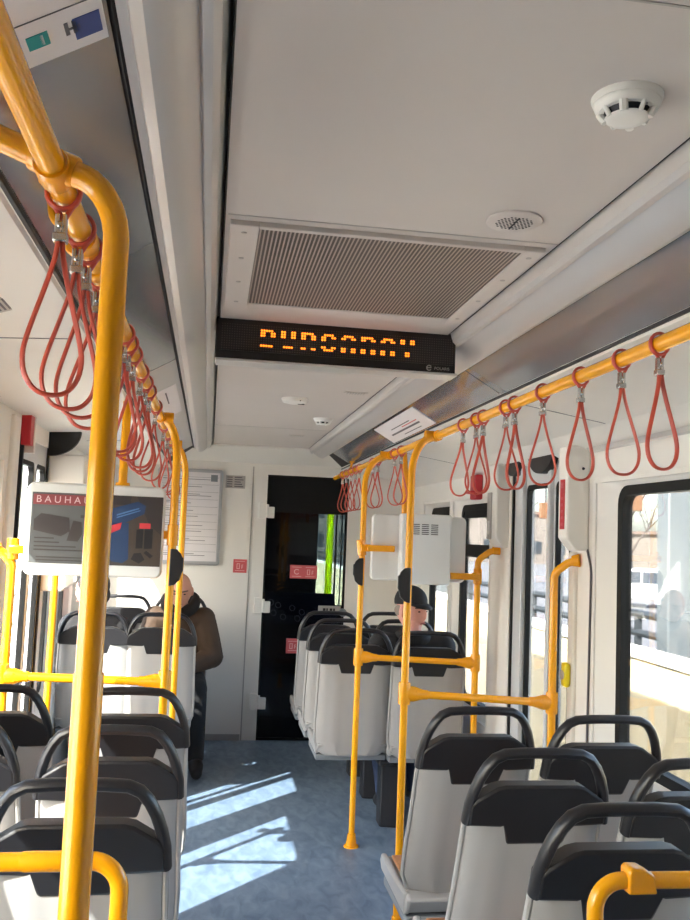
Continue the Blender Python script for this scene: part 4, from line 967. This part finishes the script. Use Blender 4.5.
# dark haired passenger by the far left window
hm = HM((-.665, 5.40, 1.15), 1.1, -.1)
b, loc = seated('dark haired person in a black jacket at the far left window, mostly hidden', (-.595, 5.45, .53), (-.605, 5.40, .82), (-.632, 5.39, 1.0), hm,
    [(-.68, 5.80, .53), (-.52, 5.80, .53)], [(-.68, 5.82, .09), (-.51, 5.82, .09)], [(-.68, 5.94, .04), (-.50, 5.94, .04)],
    [(-.705, 5.50, .73), (-.46, 5.50, .72)], [(-.66, 5.70, .66), (-.54, 5.70, .66)], [(.3, .6, -.1), (-.3, .6, -.1)], M['skin2'], M['blackcloth'], M['trousers'], .15)
face_parts(b, hm, sh=loc)
bm = NB(); ell(bm, hm @ Vector((0, -.016, .03)), (.084, .098, .098), 24, rot=hm.to_3x3()); ell(bm, hm @ Vector((0, -.06, -.03)), (.072, .05, .06), 20, rot=hm.to_3x3())
bmesh.ops.bisect_plane(bm, geom=bm.verts[:] + bm.edges[:] + bm.faces[:], plane_co=hm @ Vector((0, .055, .04)), plane_no=hm.to_3x3() @ Vector((0, 1, -.45)), clear_outer=True)
o = obj('hair', bm, M['hair'], b, shift=loc, angle=180); o.modifiers.new('thick', 'SOLIDIFY').thickness = .004

# ================================================================== OUTSIDE
GZ = -1.0
conc = mat('pale_concrete', (196, 182, 150), .8, var=.1, scale=2, bump=.1, bscale=30); asph = mat('pale_asphalt', (186, 184, 180), .9, var=.1, scale=1)
bm = NB(); box(bm, -80, 120, -60, 160, GZ - .1, GZ); struct('ground', bm, asph, smooth=False)
bm = NB(); box(bm, 4.6, 120, -60, 160, GZ - .02, GZ + .02); struct('road', bm, mat('road_asphalt', (74, 74, 77), .9, var=.15, scale=.6), smooth=False)
bm = NB(); box(bm, 3.2, 4.3, -12, 40, 3.55, 3.7); struct('platform_roof', bm, mat('roof_board', (120, 110, 100), .8), smooth=False)
bm = NB(); box(bm, 3.0, 3.25, -20, 40, GZ, .755); struct('wall_platform', bm, conc, smooth=False)
bm = NB(); box(bm, 2.985, 3.27, -20, 40, .755, .79); struct('trim_wall_cap', bm, mat('wall_cap', (222, 218, 208), .7), bevel=.01)
steelg = mat('galvanised_rail', (36, 40, 44), .6)
t = thing('guard_rail', 'grey double guard rail running along the wall outside the right windows', 'guard rail', (3.9, 10, GZ))
bm = NB()
for z in (1.76, 1.93): tube(bm, [(0, -20, z), (0, 28, z)], .035, 8)
obj('rail_bars', bm, steelg, t)
for q in range(17):
    bm = NB(); cbox(bm, (0, -18 + q * 2.6, .98), (.05, .05, 1.96)); obj('rail_post', bm, steelg, t)
for i, (x, y, lab) in enumerate(((3.6, 6.44, 'pale grey steel mast seen through the large right window'), (3.7, 13.5, 'pale grey steel mast seen through the far right window'), (3.7, 10.9, 'pale grey steel mast seen through the right door glass'))):
    t = thing('mast', lab, 'mast', (x, y, GZ))
    bm = NB(); box(bm, -.10, .10, -.09, .09, 0, 4.54); obj('mast_shaft', bm, mat('mast_grey', (70, 76, 80), .6), t, bevel=.015)
    bm = NB(); box(bm, -.2, .2, -.2, .2, 0, .05); obj('mast_foot', bm, steelg, t)
# parked white van
t = thing('van', 'white van parked beyond the guard rail outside the right window', 'van', (18.2, 35.2, -.97), rotz=1.05); t.scale = (.78, .78, .78)
wp = mat('van_paint', (150, 152, 155), .25, coat=.5)
bm = NB(); prism(bm, [(-2.5, .45), (2.4, .45), (2.5, .75), (2.45, 1.15), (1.55, 1.3), (.9, 2.05), (-2.3, 2.1), (-2.5, 1.8)], lambda u, v, q: (-1.0 + 2 * q, u, v)); obj('van_body', bm, wp, t, bevel=.08, seg=3)
for s in (-1, 1):
    bm = NB()
    for a, b_ in ((-2.1, -1.2), (-1.1, -.1), (0, .95)): prism(bm, [(a, 1.3), (b_ + (.35 if b_ > .5 else 0), 1.3), (b_, 1.9), (a, 1.9)], lambda u, v, q: (s * (1.0 + .012 * q), u, v))
    obj('side_window', bm, mat('van_glass', (44, 50, 58), .2), t)
    for y in (-1.55, 1.6):
        bm = NB(); disc(bm, (s * .82, y, .36), (s, 0, 0), .36, .36, .22, 20); obj('wheel', bm, M['shoe'], t)
bm = NB(); box(bm, -.85, .85, -2.53, -2.49, 1.3, 1.85); obj('rear_window', bm, MATS['van_glass'], t)
for s in (-1, 1):
    bm = NB(); cbox(bm, (s * .88, -2.5, 1.05), (.14, .06, .32)); obj('tail_light', bm, M['redbox'], t)
# bare trees
bark = mat('bark', (58, 50, 46), .9, var=.2, scale=6)
def tree(x, y, h, lab, seed):
    rnd = random.Random(seed); t = thing('bare_tree', lab, 'tree', (x, y, GZ - 2))
    bm = NB(); tube(bm, [(0, 0, 0), (.1, 0, h * .3), (.0, .1, h * .55)], [.22, .17, .12], 8); obj('trunk', bm, bark, t)
    bm = NB()
    def br(p, d, L, r, n):
        q = p + d * L; tube(bm, [p, p.lerp(q, .5) + Vector((rnd.uniform(-.05, .05) * L, rnd.uniform(-.05, .05) * L, .04 * L)), q], [r, r * .8, r * .55], 5, cap=False)
        if n == 0: return
        for _ in range(rnd.randint(3, 4)):
            e = (d + Vector((rnd.uniform(-.8, .8), rnd.uniform(-.8, .8), rnd.uniform(-.1, .7)))).normalized(); br(p.lerp(q, rnd.uniform(.5, 1)), e, L * rnd.uniform(.55, .8), r * .5, n - 1)
    for q in range(6):
        a = q * PI / 3; br(Vector((0, .05, h * (.35 + .04 * q))), Vector((math.cos(a) * .7, math.sin(a) * .7, 1)).normalized(), h * .22, .07, 3)
    obj('branches', bm, bark, t)
tree(24, 48, 11, 'bare tree outside, left part of the large right window', 3)
tree(33, 56, 12, 'bare tree outside behind the grey mast of the large right window', 5)
tree(17, 50, 10, 'bare tree outside beyond the right door glass', 8)
tree(12, 44, 10, 'bare tree outside beyond the far right window', 11)
# pale buildings across the road
def building(x, y, w_, d_, h, col, lab):
    t = thing('building', lab, 'building', (x, y, GZ - 3))
    bm = NB(); box(bm, -w_ / 2, w_ / 2, -d_ / 2, d_ / 2, 0, h); obj('facade', bm, mat('facade_%d' % int(x * 7 + y), col, .8, var=.08, scale=.5), t)
    bm = NB(); box(bm, -w_ / 2 - .3, w_ / 2 + .3, -d_ / 2 - .3, d_ / 2 + .3, h, h + .35); obj('roof', bm, mat('roof_edge', (84, 70, 62), .8), t)
    g_ = mat('house_glass', (34, 40, 46), .4)
    for k_ in range(int(h // 3.2)):
        for j in range(int(w_ // 3)):
            bm = NB(); cbox(bm, (-w_ / 2 + 1.5 + 3 * j, -d_ / 2 - .02, 1.9 + 3.1 * k_), (1.3, .08, 1.5)); obj('window', bm, g_, t)
building(36, 110, 26, 14, 9, (88, 82, 78), 'long pale building far outside the right windows')
building(60, 95, 22, 14, 7, (92, 86, 80), 'low pale building behind the parked van')
building(14, 100, 14, 12, 12, (84, 82, 80), 'pale tower building far beyond the right door')
# left side fence
t = thing('fence', 'dark mesh fence outside the left windows', 'fence', (-3.2, 6, GZ))
bm = NB()
for z in (.3, .8, 1.3, 1.8): tube(bm, [(0, -14, z), (0, 30, z)], .025, 6)
obj('fence_rails', bm, steelg, t)
for q in range(17):
    bm = NB(); cbox(bm, (0, -14 + q * 2.6, .95), (.06, .06, 1.9)); obj('fence_post', bm, steelg, t)

# brown hanging boards under the platform roof, outside
for x, y, z, lab in ((3.63, 7.16, 1.92, 'small brown board hanging outside the top corner of the large right window'), (3.35, 8.5, 1.86, 'small brown board hanging outside the right door glass')):
    t = thing('hanging_board', lab, 'board', (x, y, z)); wd = mat('brown_board', (92, 62, 38), .7)
    bm = NB(); box(bm, -.06, .06, -.03, .03, -.08, .08); obj('board_panel', bm, wd, t, bevel=.006)
    bm = NB(); tube(bm, [(0, 0, .08), (0, 0, 3.56 - z)], .012, 8); obj('hanger_rod', bm, steelg, t)
